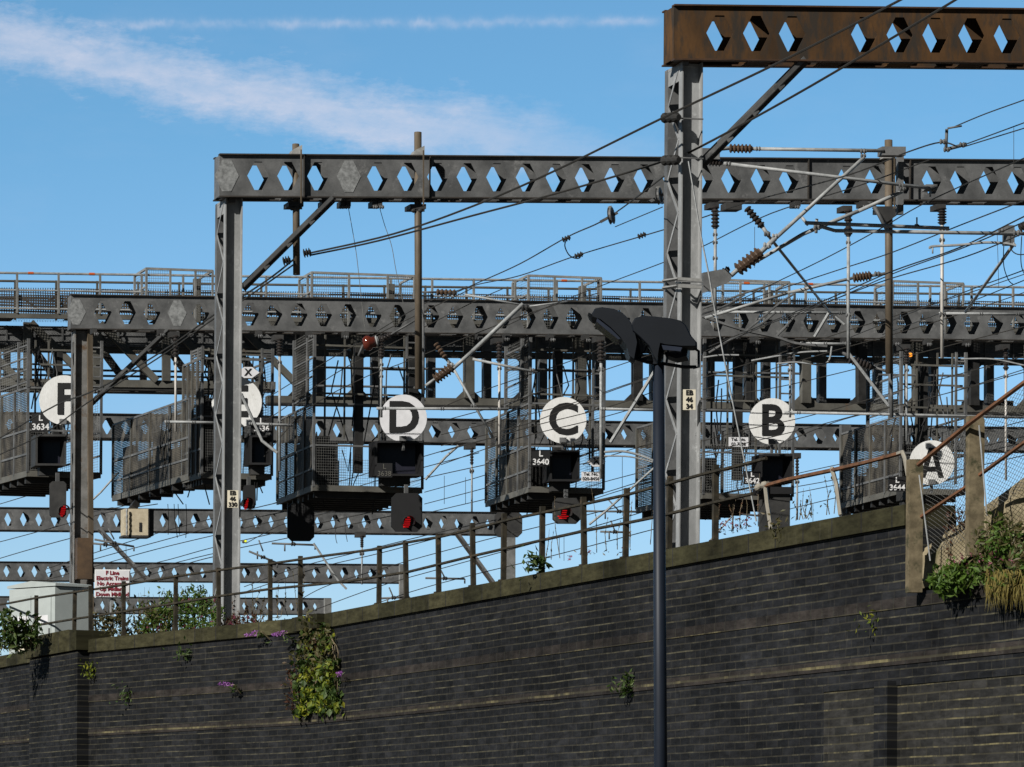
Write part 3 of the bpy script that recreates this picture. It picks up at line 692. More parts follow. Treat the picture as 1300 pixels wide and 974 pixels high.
# raised mesh enclosures on the walkway
def enclosure(label, xb, xf, xr, yt, yb_, inner=None):
    D = gD(xf)-1.4; A = P(xf,yt,D); zt = A.z; zb = P(xf,yb_,D).z
    DR = yawD(xr, xf, D); C = pz(xr, DR, zt); L_ = (C-A)
    dd = 1.35
    Bk = pz(xb, D+dd, zt); Vd = Bk-A
    e = thing('mesh_enclosure', label, 'safety cage', Vector((A.x,A.y,zb)), 'raised safety cages on the gantry walkway')
    H = zt-zb
    for s, nm in ((0,1),(.36,1),(.74,1),(1,1)):
        MB().bar(A+L_*s-Z*H, A+L_*s, m(3.6 if s in (0,) else 2.6,D), .06).build('post', GALV, e)
    MB().bar(A+Vd-Z*H, A+Vd, m(3.6,D), .06).build('post', GALV, e)
    MB().bar(A+L_+Vd-Z*H, A+L_+Vd, m(3,D), .06).build('post', GANT, e)
    f = MB(); t_ = m(2.8,D)
    f.bar(A, A+L_, .05, t_); f.bar(A, A+Vd, .05, t_, side=L_); f.bar(A+L_, A+L_+Vd, .05, t_, side=L_)
    f.build('top_rail', GALV, e)
    f = MB(); f.bar(A-Z*H*.36, A+Vd-Z*H*.36, .04, m(2,D), side=L_); f.build('mid_rail', GALV, e)
    MB().add([A+Vd*.02, A+Vd*.98, A+Vd*.98-Z*H, A+Vd*.02-Z*H], [(0,1,2,3)]).build('side_mesh', PANO, e)
    MB().add([A+L_*.01, A+L_*.35, A+L_*.35-Z*H, A+L_*.01-Z*H], [(0,1,2,3)]).build('front_mesh', PANO, e)
    MB().add([A+L_*.75, A+L_*.99, A+L_*.99-Z*H, A+L_*.75-Z*H], [(0,1,2,3)]).build('front_mesh', PANO, e)
    MB().bar(A+L_*.82-Z*H+V*.5, A+L_*.82-Z*H*.12+V*.5, m(7,D), .2).build('equipment_post', GANT, e)
enclosure('raised mesh cage on the walkway just left of the second portal mast', 171, 186, 270, 341, 404)
enclosure('raised mesh cage on the walkway left of the tall brown drop tube', 380, 396, 526, 346, 412)
enclosure('raised mesh cage on the walkway between the drop tube and the nearest mast', 651, 671, 763, 350, 416)
enclosure('raised mesh cage on the walkway just right of the nearest mast', 890, 905, 1002, 355, 420)
enclosure('raised mesh cage on the walkway at far right', 1111, 1133, 1223, 357, 422)

# ---------------------------------------------------------------- signal cages hanging in the gantry
def text_part(name, s, size, O, r, up, M_, parent, bold=0.0, ext=.004, align='CENTER', label=None, cat=None, rot=None):
    c = bpy.data.curves.new('t', 'FONT'); c.body = s; c.size = size; c.align_x = align; c.align_y = 'CENTER'; c.extrude = ext; c.offset = bold; c.resolution_u = 4
    t = bpy.data.objects.new('t', c); me = bpy.data.meshes.new_from_object(t); bpy.data.objects.remove(t)
    r = r.normalized(); up = up.normalized(); nn = r.cross(up).normalized(); off = parent_base(parent)
    for v in me.vertices: v.co = O + r*v.co.x + up*v.co.y + nn*v.co.z - off
    me.materials.clear(); me.materials.append(M_); me.name = name
    o = bpy.data.objects.new(name, me); COL.objects.link(o); o.parent = parent
    return o
def cage(label, xb, xf, xr, ytop, yb, Df, depth, side=PAN, tower=True, lowside=True, rib=True, ytow=430, towb=None, front=(.0,.3)):
    A = P(xf,yb,Df); zf = A.z; DR = yawD(xr, xf, Df); C = pz(xr, DR, zf); Lv = C-A
    Bk = pz(xb, Df+depth, zf); Vd = Bk-A
    zt = P(xf,ytop,Df).z; H = zt-zf
    c = thing('signal_cage', label, 'signal cage', A, 'signal access cages hung from the gantry')
    f = MB(); w3 = m(3.2,Df)
    # floor with joists, thick and dark underneath
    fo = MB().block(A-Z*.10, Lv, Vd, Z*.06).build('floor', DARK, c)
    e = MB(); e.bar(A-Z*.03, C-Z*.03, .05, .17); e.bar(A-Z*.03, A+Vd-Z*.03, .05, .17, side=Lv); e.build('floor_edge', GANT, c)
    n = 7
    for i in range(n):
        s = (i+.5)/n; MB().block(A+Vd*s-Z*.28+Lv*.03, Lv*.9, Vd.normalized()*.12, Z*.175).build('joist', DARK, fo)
    nP = 5
    for i in range(nP):
        s = i/(nP-1); MB().bar(A+Vd*s, A+Vd*s+Z*H, w3, .07, side=Lv.normalized()*0+V).build('post', GALVD if i < 2 else GANT, c)
    MB().bar(C, C+Z*H, w3, .07).build('post', GALVD, c)
    MB().bar(C+Vd, C+Vd+Z*H, w3, .07).build('post', DARK, c)
    for t_ in (.5, 1.0, .22):
        r = MB(); r.bar(A+Z*H*t_, A+Vd+Z*H*t_, .05, w3*.8, side=Lv); r.bar(C+Z*H*t_, C+Vd+Z*H*t_, .05, w3*.7, side=Lv)
        if t_ != .22 : r.bar(A+Z*H*t_, C+Z*H*t_, .05, w3*.7)
        r.build('rail', GALVD, c)
    MB().add([A+Vd*.01+Z*H*.02, A+Vd*.99+Z*H*.02, A+Vd*.99+Z*H*.98, A+Vd*.01+Z*H*.98], [(0,1,2,3)]).build('side_mesh', side, c)
    MB().add([C+Vd*.05+Z*H*.02, C+Vd*.99+Z*H*.02, C+Vd*.99+Z*H*.98, C+Vd*.05+Z*H*.98], [(0,1,2,3)]).build('side_mesh', PANO, c)
    MB().add([A+Vd+Lv*.02+Z*H*.02, C+Vd+Z*H*.02, C+Vd+Z*H*.55, A+Vd+Lv*.02+Z*H*.55], [(0,1,2,3)]).build('rear_mesh', PANO, c)
    if front:
        MB().add([A+Lv*front[0]+Z*H*.03, A+Lv*front[1]+Z*H*.03, A+Lv*front[1]+Z*H*.6, A+Lv*front[0]+Z*H*.6], [(0,1,2,3)]).build('front_mesh', PANO, c)
    # hanger posts up to the truss
    if tower:
        zt2 = P(xf,ytow,Df).z
        for off in (Vector((0,0,0)), Vd*.18, Vd*.55):
            MB().bar(A+off+Z*H, Vector((A.x+off.x,A.y+off.y,zt2)), w3*1.3, .08).build('hanger', GALVD, c)
        MB().bar(C+Z*H, Vector((C.x,C.y,zt2)), w3, .08).build('hanger', GALVD, c)
        for k in range(4):
            z_ = zf+H+(zt2-zf-H)*(k+.5)/4; a_ = Vector((A.x,A.y,z_)); MB().bar(a_, a_+Vd*.55, .04, w3*.6, side=Lv).build('ladder_rung', GALVD, c)
    if tower:
        a1 = A+Z*H; MB().add([a1+Z*.02, a1+Vd*.55+Z*.02, Vector(((a1+Vd*.55).x,(a1+Vd*.55).y,zt2)), Vector((a1.x,a1.y,zt2))], [(0,1,2,3)]).build('tower_mesh', PANO, c)
        for s in (.12,.3,.62,.85):
            q_ = A+Lv*s+V*.25+Z*H; MB().bar(q_-Z*H*(.4 if s < .5 else .7), Vector((q_.x,q_.y,zt2)), w3*.6, .05).build('upright', GANT, c)
        for k in (.15,.5,.8):
            z_ = zf+H+(zt2-zf-H)*k; q_ = Vector((A.x,A.y,z_))+V*.2; q2 = Vector((C.x,C.y,z_))+V*.2; MB().bar(q_, q2, .05, w3*.7).build('cross_rail', GANT, c)
        for k in range(5):
            z_ = zf+H+(zt2-zf-H)*(k+.3)/5; q_ = Vector((C.x,C.y,z_)); MB().bar(q_-Lv*.15, q_, .05, w3*.55).build('side_rung', GALVD, c)
        q_ = C-Lv*.15; MB().bar(q_+Z*H*.1, Vector((q_.x,q_.y,zt2)), w3*.9, .06).build('upright', GALVD, c)
        pp_ = A+Lv*.45+V*.5; MB().bar(pp_+Z*H*.2, Vector((pp_.x,pp_.y,zt2-.3)), m(9,Df), .25).build('equipment_column', DARK, c)
    # equipment inside: dark cabinets and boxes behind the mesh
    for i in range(4):
        s = .18+.2*i; t_ = random.uniform(.25,.62); hh = random.uniform(.35,.75)*H
        MB().block(A+Vd*s+Lv*.12, Lv*t_*.5, Vd*.12, Z*hh).build('equipment_box', DARK, c)
    for i in range(16):
        cb = MB(); s = random.random(); t_ = random.uniform(.05,.9); a_ = A+Vd*random.uniform(0,.5)+Lv*t_+Z*H*random.uniform(.3,1)
        cb.tube([a_, a_+Vector((random.uniform(-.15,.15),0,-.35*H)), a_+Vector((random.uniform(-.3,.3),0,-.6*H if s > .5 else -.2))], .018, 4)
        cb.build('cable', BLK, c)
    if tower:
        for i in range(9):
            x_ = random.uniform(.05,.95); top_ = zf+H+(zt2-zf-H)*random.uniform(.2,.95); q_ = A+Lv*x_+V*random.uniform(.1,1.0)
            cb = MB(); cb.tube([Vector((q_.x,q_.y,top_)), Vector((q_.x+random.uniform(-.2,.2),q_.y,top_-random.uniform(.4,.9))), Vector((q_.x+random.uniform(-.5,.5),q_.y,zf+H*random.uniform(.5,.9)))], .02, 4); cb.build('cable', GALVD if i % 3 == 0 else BLK, c)
    return c, A, Lv, Vd, H
DC = 102.0
cF = cage('signal cage at the far left edge behind the letter F disc', -30, 35, 128, 492, 600, DC, 4.0)
cE2 = cage('long dark signal cage reaching back left of the second portal mast', 143, 240, 272, 506, 604, DC+.8, 6.5, tower=False, front=None)
cE = cage('upright signal cage carrying the letter E disc', 232, 256, 345, 455, 602, DC-.2, 1.6, side=PAN, ytow=440, front=(.05,.98))
cD = cage('large black signal cage carrying the letter D disc', 352, 398, 536, 512, 618, DC, 4.2, side=PAN, ytow=418)
cC = cage('dark signal cage carrying the letter C disc', 617, 672, 766, 512, 620, DC, 4.4, ytow=425, front=(.75,.98))
cB = cage('signal cage behind the nearest mast carrying the letter B disc', 808, 893, 1006, 520, 628, DC+.5, 4.5, ytow=430, front=(.02,.6))
cA = cage('signal cage carrying the letter A disc left of the concrete posts', 1068, 1143, 1225, 528, 622, DC+.5, 4.5, ytow=445, front=(.1,.9))

def disc(letter, x, y, r, D, desc, M_=WHITE, lx=0, size=1.0):
    c = P(x,y,D); u = Vector((math.cos(math.radians(-2)), math.sin(math.radians(-2)), 0)); up = Z; nn = u.cross(up)
    R = m(r,D); t = thing('letter_sign', desc, 'sign', c, 'round letter signs on the signal gantry')
    n = 48; pts = [c+u*math.cos(2*math.pi*k/n)*R+up*math.sin(2*math.pi*k/n)*R for k in range(n)]
    dk = MB().prism(pts, nn*-.03).build('disc', M_, t)
    if letter == 'A':
        k = m(1,D); Q = lambda a_, b_: c+nn*.014+u*a_*k+up*b_*k
        pr = [(-15,-19),(-8.5,-19),(-5.6,-10),(5.6,-10),(8.5,-19),(15,-19),(4,19),(-4,19)]
        lm = MB(); lm.prism([Q(*q) for q in [(-15,-19),(-8.5,-19),(0,11),(0,19),(-4,19)]], nn*-.012); lm.prism([Q(*q) for q in [(15,-19),(4,19),(0,19),(0,11),(8.5,-19)]], nn*-.012)
        lm.prism([Q(*q)+nn*.002 for q in [(-8,-11),(8,-11),(6.5,-5),(-6.5,-5)]], nn*-.012); lm.build('letter', LETT, dk)
    else: text_part('letter', letter, m(55*size,D), c+nn*.02+u*m(lx,D)+up*m(-.5,D), u, up, LETT, dk, bold=m(1.2,D), ext=.006)
    MB().bar(c-up*R*1.0-nn*.08, c-up*R*1.35-nn*.08, .09, .06).build('bracket', GALVD, t)
    MB().block(c-up*R*.98+nn*.03-u*.10, u*.2, nn*-.1+nn*.2, up*.14).build('fixing_box', GALVD, t)
    return t
disc('F', 81, 508, 31.5, DC-1.2, 'round white sign with black letter F half hidden by the leftmost mast', lx=2)
disc('E', 300.5, 511, 32, DC-1.0, 'round white sign with black letter E half hidden by the second mast', lx=1)
disc('D', 512, 531, 30, DC-.6, 'round white sign with black letter D behind a horizontal tube', WHITED)
disc('C', 715, 533.5, 29.5, DC-.6, 'round white sign with black letter C crossed by three thin wires')
disc('B', 980, 535, 29.5, DC-.6, 'round white sign with black letter B right of the nearest mast')
disc('A', 1183, 587.5, 28.5, DC-.6, 'round white sign with black letter A behind the wire mesh fence')

def plate(name, lines, x0, y0, x1, y1, D, desc, bgm, fgm, size, cat='sign', bold=.0, group=None, side=None):
    a = P(x0,y1,D); u = Vector((1,0,0)); nn = Vector((0,-1,0))
    w_ = m(x1-x0,D); h_ = m(y1-y0,D)
    t = thing(name, desc, cat, a, group)
    pl_ = MB().block(a, u*w_, nn*-.03, Z*h_).build('plate', bgm, t)
    n = len(lines)
    for i, s in enumerate(lines):
        text_part('lettering', s, m(size,D), a+u*w_/2+Z*h_*(1-(i+.5)/n)+nn*.008, u, Z, fgm, pl_, bold=bold, ext=.003)
    return t
def hexplate(x, y, w, h, D, ch, desc, bgm=WHITED):
    c = P(x,y,D); u = Vector((1,0,0)); nn = Vector((0,-1,0)); W_ = m(w/2,D); H_ = m(h/2,D)
    t = thing('lozenge_sign', desc, 'sign', c)
    MB().prism([c+u*a*W_+Z*b*H_ for a,b in ((-1,0),(-.35,1),(.35,1),(1,0),(.35,-1),(-.35,-1))], nn*-.03).build('plate', bgm, t)
    if ch: text_part('lettering', ch, m(h*.85,D), c+nn*.01, u, Z, LETT, t, bold=m(.4,D))
hexplate(315,473,29,14,DC-3.2,'X','white six-sided sign with black X above the letter E disc')
hexplate(480,600,25,12,DC+1,None,'blank black six-sided plate hanging in the letter D cage', BLK)
hexplate(757,586,24,13,DC-.5,'X','half shaded six-sided sign with X beside the letter C signal', WHITED)
plate('signal_number_plate', ['L','3634'], 40,525,63,548, DC-1.1, 'black plate lettered L 3634 left of the F disc', BLK, LETW, 11, bold=m(.25,DC))
plate('signal_number_plate', ['L','3636'], 319,530,345,549, DC-1.1, 'black plate lettered L 3636 below the E disc', BLK, LETW, 10, bold=m(.25,DC))
plate('signal_number_plate', ['L','3638'], 478,588,498,606, DC-.9, 'black plate lettered L 3638 in the shade of the D cage', BLK, GANT, 9)  # dull grey letters: shade painted into what would be white lettering
plate('signal_number_plate', ['L','3640'], 675,571,698,592, DC-.7, 'black plate lettered L 3640 left of the C signal', BLK, LETW, 10.5, bold=m(.25,DC))
plate('signal_number_plate', ['L','3642'], 944,598,966,615, DC-.7, 'black plate lettered L 3642 below the B disc', BLK, LETW, 9.5, bold=m(.25,DC))
plate('signal_number_plate', ['L','3644'], 1128,605,1150,624, DC-.7, 'black plate lettered L 3644 left of the A disc', BLK, LETW, 10, bold=m(.25,DC))
plate('telephone_plate', ['Tel. No.','020-8456'], 738,599,762,611, DC-.75, 'small white telephone number plate right of the C signal', WHITED, LETT, 5.6, bold=m(.1,DC))
plate('telephone_plate', ['Tel. No.','03 7258'], 925,555,950,567, DC-.75, 'small white telephone number plate left of the B disc', WHITED, LETT, 5.6, bold=m(.1,DC))
plate('mast_number_plate', ['EB','46','34'], 867,494.5,883,520.5, D1-.02, 'cream plate lettered EB 46 34 on the nearest mast', CREAM, LETT, 8.6, bold=m(.3,D1))
plate('mast_number_plate', ['EB','46','330'], 288.5,622.5,302.5,644.5, D2-.03, 'cream plate lettered EB 46 330 on the second mast', CREAM, LETT, 7.4, bold=m(.25,D2))
tp = plate('trackside_sign', ["F Line","Electric Trains","No Access to","Up Midland","Down Midland"], 121,724,164,758, 72, 'white sign with maroon words about electric trains on a grey post', WHITED, MAROON, 7.0, bold=m(.22,72))
MB().bar(pz(142,72.1,BED), P(142,757,72.1), .07, .07).build('post', TUBE, tp)
MB().block(P(120,759,72.04), Vector((m(45,72),0,0)), Vector((0,.02,0)), Z*m(36,72)).build('back_board', WHITE, tp)

# black background screens and lamp heads
def hood(x0,y0,x1,y1,D,desc,M_=BLK,dep=.6):
    t = thing('route_indicator', desc, 'signal box', P(x0,y1,D))
    a = P(x0,y1,D); w_ = m(x1-x0,D); h_ = m(y1-y0,D); u = Vector((1,0,0)); d_ = V*dep
    mb = MB(); k = .06                                       # open-fronted box with a hood
    mb.block(a+d_, u*w_, V*.05, Z*h_); mb.block(a, u*k, d_, Z*h_); mb.block(a+u*(w_-k), u*k, d_, Z*h_)
    mb.block(a+u*k, u*(w_-2*k), d_, Z*k); mb.block(a-V*.15+Z*(h_-k)+u*k, u*(w_-2*k), d_+V*.15, Z*k); mb.build('housing', M_, t)
    MB().block(a+d_-V*.04+u*k+Z*k, u*(w_-2*k), V*.03, Z*(h_-2*k)).build('display_face', flat('display_glass',(.02,.02,.03),.25), t)
    q = MB(); q.block(a+u*w_*.2-Z*.25+V*.3, u*w_*.6, V*.3, Z*.25); q.build('mount', DARK, t)
    return t
hood(45,552,84,591,DC-1,'black route indicator box below the F disc', DARK)
hood(317,553,345,590,DC-.9,'black route indicator box below the E disc')
hood(476,560,537,604,DC-.5,'wide black indicator box below the D disc')
hood(399,560,429,598,DC+.5,'small black box inside the left of the D cage')
hood(698,572,736,611,DC-.5,'black route indicator box below the C disc')
hood(965,577,1006,613,DC-.5,'black route indicator box below the B disc')
hood(1150,612,1166,634,DC-.4,'small black box beneath the A plate', DARK)
def sighead(x0,y0,x1,y1,D,desc,lit=None,M_=BLK,rows=((0,3),(1,7),(2,8),(3,8),(4,9),(5,7))):
    t = thing('railway_signal', desc, 'railway signal', P((x0+x1)/2,y1,D))
    u = Vector((1,0,0)); w_ = m(x1-x0,D); h_ = m(y1-y0,D); a = P(x0,y1,D); c = .16*w_
    pr = [(c,0),(w_-c,0),(w_,c),(w_,h_-c),(w_-c,h_),(c,h_),(0,h_-c),(0,c)]
    MB().prism([a+u*p+Z*q for p,q in pr], V*.06).build('backboard', M_, t)
    MB().block(a+u*w_*.2+Z*h_*.15+V*.062, u*w_*.6, V*.3, Z*h_*.7).build('lamp_case', DARK, t)
    MB().bar(a+u*w_*.5+Z*h_+V*.1, a+u*w_*.5+Z*(h_+.25)+V*.1, .1, .1).build('mount', GALVD, t)
    if lit:
        lx, ly = lit; cc = P(lx,ly,D-.02); r_ = m(7.5,D); hd = MB(); n = 14
        for k in range(n):
            t0 = math.pi*(-.15+1.3*k/n); t1 = math.pi*(-.15+1.3*(k+1)/n)
            p0 = cc+u*math.cos(t0)*r_+Z*math.sin(t0)*r_; p1_ = cc+u*math.cos(t1)*r_+Z*math.sin(t1)*r_
            hd.add([p0,p1_,p1_-V*.22,p0-V*.22], [(0,1,2,3)])
        hd.build('hood', M_, t)
        l = MB()
        for i, (k, wd) in enumerate(rows):
            sl_ = (5-i)*.6
            l.block(P(lx-wd/2+sl_-1.5, ly-6+i*2.4+.6, D-.01), u*m(wd*.95,D), V*-.02, Z*m(1.25,D))
        l.build('lit_lens', REDL, t)
    return t
sighead(497,626,536,675,DC-1,'black signal head with lit red arrow bars below the D cage', (517,663))
sighead(702,632,737,665,DC-.8,'rounded signal head with dim red light beneath the C cage', (716,652), rows=((0,5),(1,6),(2,6),(3,6),(4,14),(5,10)), M_=DARK)
sighead(309,616,324,646,DC-.8,'narrow signal head with red light showing right of the second mast', (313,640), rows=((0,1),(1,3),(2,3),(3,4),(4,4),(5,3)))
sighead(63,611,84,657,DC-1,'dark signal head with red light beside the leftmost mast', (80,649), M_=DARK, rows=((0,3),(1,6),(2,6),(3,6),(4,6),(5,3)))
sighead(365,639,399,687,DC+2,'unlit black signal head hanging under the left of the D cage')
sighead(628,649,663,682,120,'unlit black signal head on top of the squat post behind the railing', M_=DARK)
# pale lamp housing under the E cage
t = thing('pale_signal_housing', 'pale beige signal housing seen from behind under the long E cage', 'signal box', P(172,682,DC-.3))
a = P(158,680,DC-.3); u = Vector((1,0,0)); w_ = m(29,DC+3); h_ = m(33,DC+3)
MB().block(a, u*w_, V*.5, Z*h_).build('housing', BEIGE, t)
MB().block(a-Z*.05-u*.04+V*-.02, u*(w_+.12), V*.54, Z*.06).build('rim', DARK, t)
MB().block(a+u*w_*.62+Z*h_*.15-V*.02, u*.07, V*.018, Z*.26).build('handle', BLK, t)
MB().block(a+u*(w_+.003), u*.16, V*.5, Z*h_*.98).build('painted_shade_side', DARK, t)  # dark block paints shade onto the right side of the beige housing
MB().bar(a+u*w_*.4+Z*h_+V*.2, P(172,640,DC+.2), .2, .2).build('mount', DARK, t)
MB().ribs(P(161,646,DC-.4), P(161,680,DC-.4), .025, .035, 5, 6).build('side_bracket', TUBE, t)
# post standing under the B cage
t = thing('signal_post', 'thick plain grey post under the B indicator box behind the pale leaning post', 'post', pz(984, DC, BED))
b_ = pz(970, DC-.3, BED); MB().block(b_, Vector((m(31,DC),0,0)), V*.5, Z*(P(970,622,DC-.3).z-b_.z)).build('column', DARK, t)
MB().block(P(966,627,DC-.4), Vector((m(40,DC),0,0)), V*.6, Z*m(9,DC)).build('head_plate', BLK, t)
# ---------------------------------------------------------------- overhead wires
def smooth(pts, k=6):
    out = []; n = len(pts)
    for i in range(n-1):
        p0 = pts[max(i-1,0)]; p1_ = pts[i]; p2_ = pts[i+1]; p3_ = pts[min(i+2,n-1)]
        for j in range(k):
            t = j/k; out.append(tuple(.5*((2*b)+(-a+c)*t+(2*a-5*b+4*c-d)*t*t+(-a+3*b-3*c+d)*t**3) for a,b,c,d in zip(p0,p1_,p2_,p3_)))
    out.append(pts[-1]); return out
def wire(label, pts, D0, D1_, w=1.3, M_=None, cat='wire', name='overhead_wire', group='overhead wires', sm=True):
    q = smooth(pts) if len(pts) > 2 and sm else pts
    ln = [0]
    for a, b in zip(q, q[1:]): ln.append(ln[-1]+math.hypot(b[0]-a[0], b[1]-a[1]))
    P3 = []
    for (x, y), s in zip(q, ln):
        t = s/ln[-1]; D = 1/((1-t)/D0+t/D1_); P3.append(P(x, y, D))
    Dm = 2/(1/D0+1/D1_)
    return single(MB().tube(P3, m(w/2, Dm), 5), name, M_ or WIRE, label, cat, group)
T_ = 'thin dark wire '
wire('upper thick black feeder cable crossing the rusty beam to the nearest mast', [(1160,-10),(1143,0),(1000,74),(845,148),(700,219),(600,262),(500,297),(391,322)], 52, 72.4, 3.0)
wire('lower thick black feeder cable crossing the rusty beam and second holed beam', [(1228,-10),(1213,0),(1030,109),(890,186),(845,204),(720,242),(600,274),(480,306),(395,324)], 52, 72.4, 3.0)
wire('black cable falling from the drop tube clamp behind the second mast to the leftmost disc', [(372,330),(340,355),(271,400),(215,440),(150,480),(110,500),(70,515),(0,556),(-20,566)], 72.4, 99, 2.2)
wire('lower black cable falling from the drop tube past the knee brace to the left edge', [(374,335),(310,380),(271,405),(200,455),(110,512),(60,548),(0,577),(-20,585)], 72.4, 99, 2.0)
wire('long thin wire running from the jointed fitting to the jumper loop', [(1215,186),(1193,181),(1150,194),(1078,222),(949,257),(890,277),(842,292),(734,324),(660,350),(600,363),(540,385),(480,420)], 55, 96, 1.6)
wire('uppermost thin wire at the right edge ending at the jointed fitting', [(1310,122),(1300,127),(1250,145),(1207,163)], 54, 56, 1.6)
wire('upper of two close thin wires rising to the right edge from the jointed fitting', [(1310,152),(1300,156),(1224,184)], 54, 56, 1.6)
wire('lower of two close thin wires rising to the right edge from the jointed fitting', [(1310,160),(1300,163),(1222,187)], 54, 56, 1.6)
wire('thin wire with two pulleys between the sky and the left side of the nearest mast', [(1200,180),(1100,215),(985,270)][0:0] or [(843,224),(790,264),(760,283),(720,301),(660,335),(600,362),(560,380)], 60, 92, 1.7)
wire('short return wire from the pulley to the nearest mast', [(841,263),(781,288)], 59.6, 64, 1.3)
wire('thin wire from the right edge over the holed beam down past the big brown insulator', [(1310,197),(1300,201),(1180,255),(1115,292),(1050,327),(982,360),(930,385),(880,404)], 56, 92, 1.5)
wire('thin wire rising to the right edge just under the holed beam', [(1310,251),(1289,259),(1219,286),(1134,320),(1070,341),(1012,360),(940,384),(892,398)], 58, 90, 1.5)
wire('upper of the paired wires near the curved registration arm', [(1310,271),(1300,275),(1219,314),(1134,344),(1060,376),(1000,400),(900,440)], 58, 95, 1.7)
wire('lower of the paired wires near the curved registration arm', [(1310,278),(1300,282),(1222,315),(1140,345),(1062,379),(1000,405)], 58, 95, 1.5)
wire('thin wire crossing just below the registration arm at the right edge', [(1310,291),(1300,296),(1226,326),(1130,354),(1070,376),(980,410),(895,446)], 58, 98, 1.5)
wire('long thin wire passing behind the nearest mast to the C cage', [(1180,203),(1090,236),(979,271),(890,314),(843,333),(747,369),(690,392),(640,415)], 60, 98, 1.4)
wire('sloping thin wire from the right edge beneath the far right walkway cage', [(1310,338),(1300,343),(1240,365),(1170,392),(1080,428)], 62, 98, 1.3)
wire('second sloping wire from the right edge below the walkway cage', [(1310,352),(1300,356),(1220,388),(1120,425)], 62, 98, 1.2)
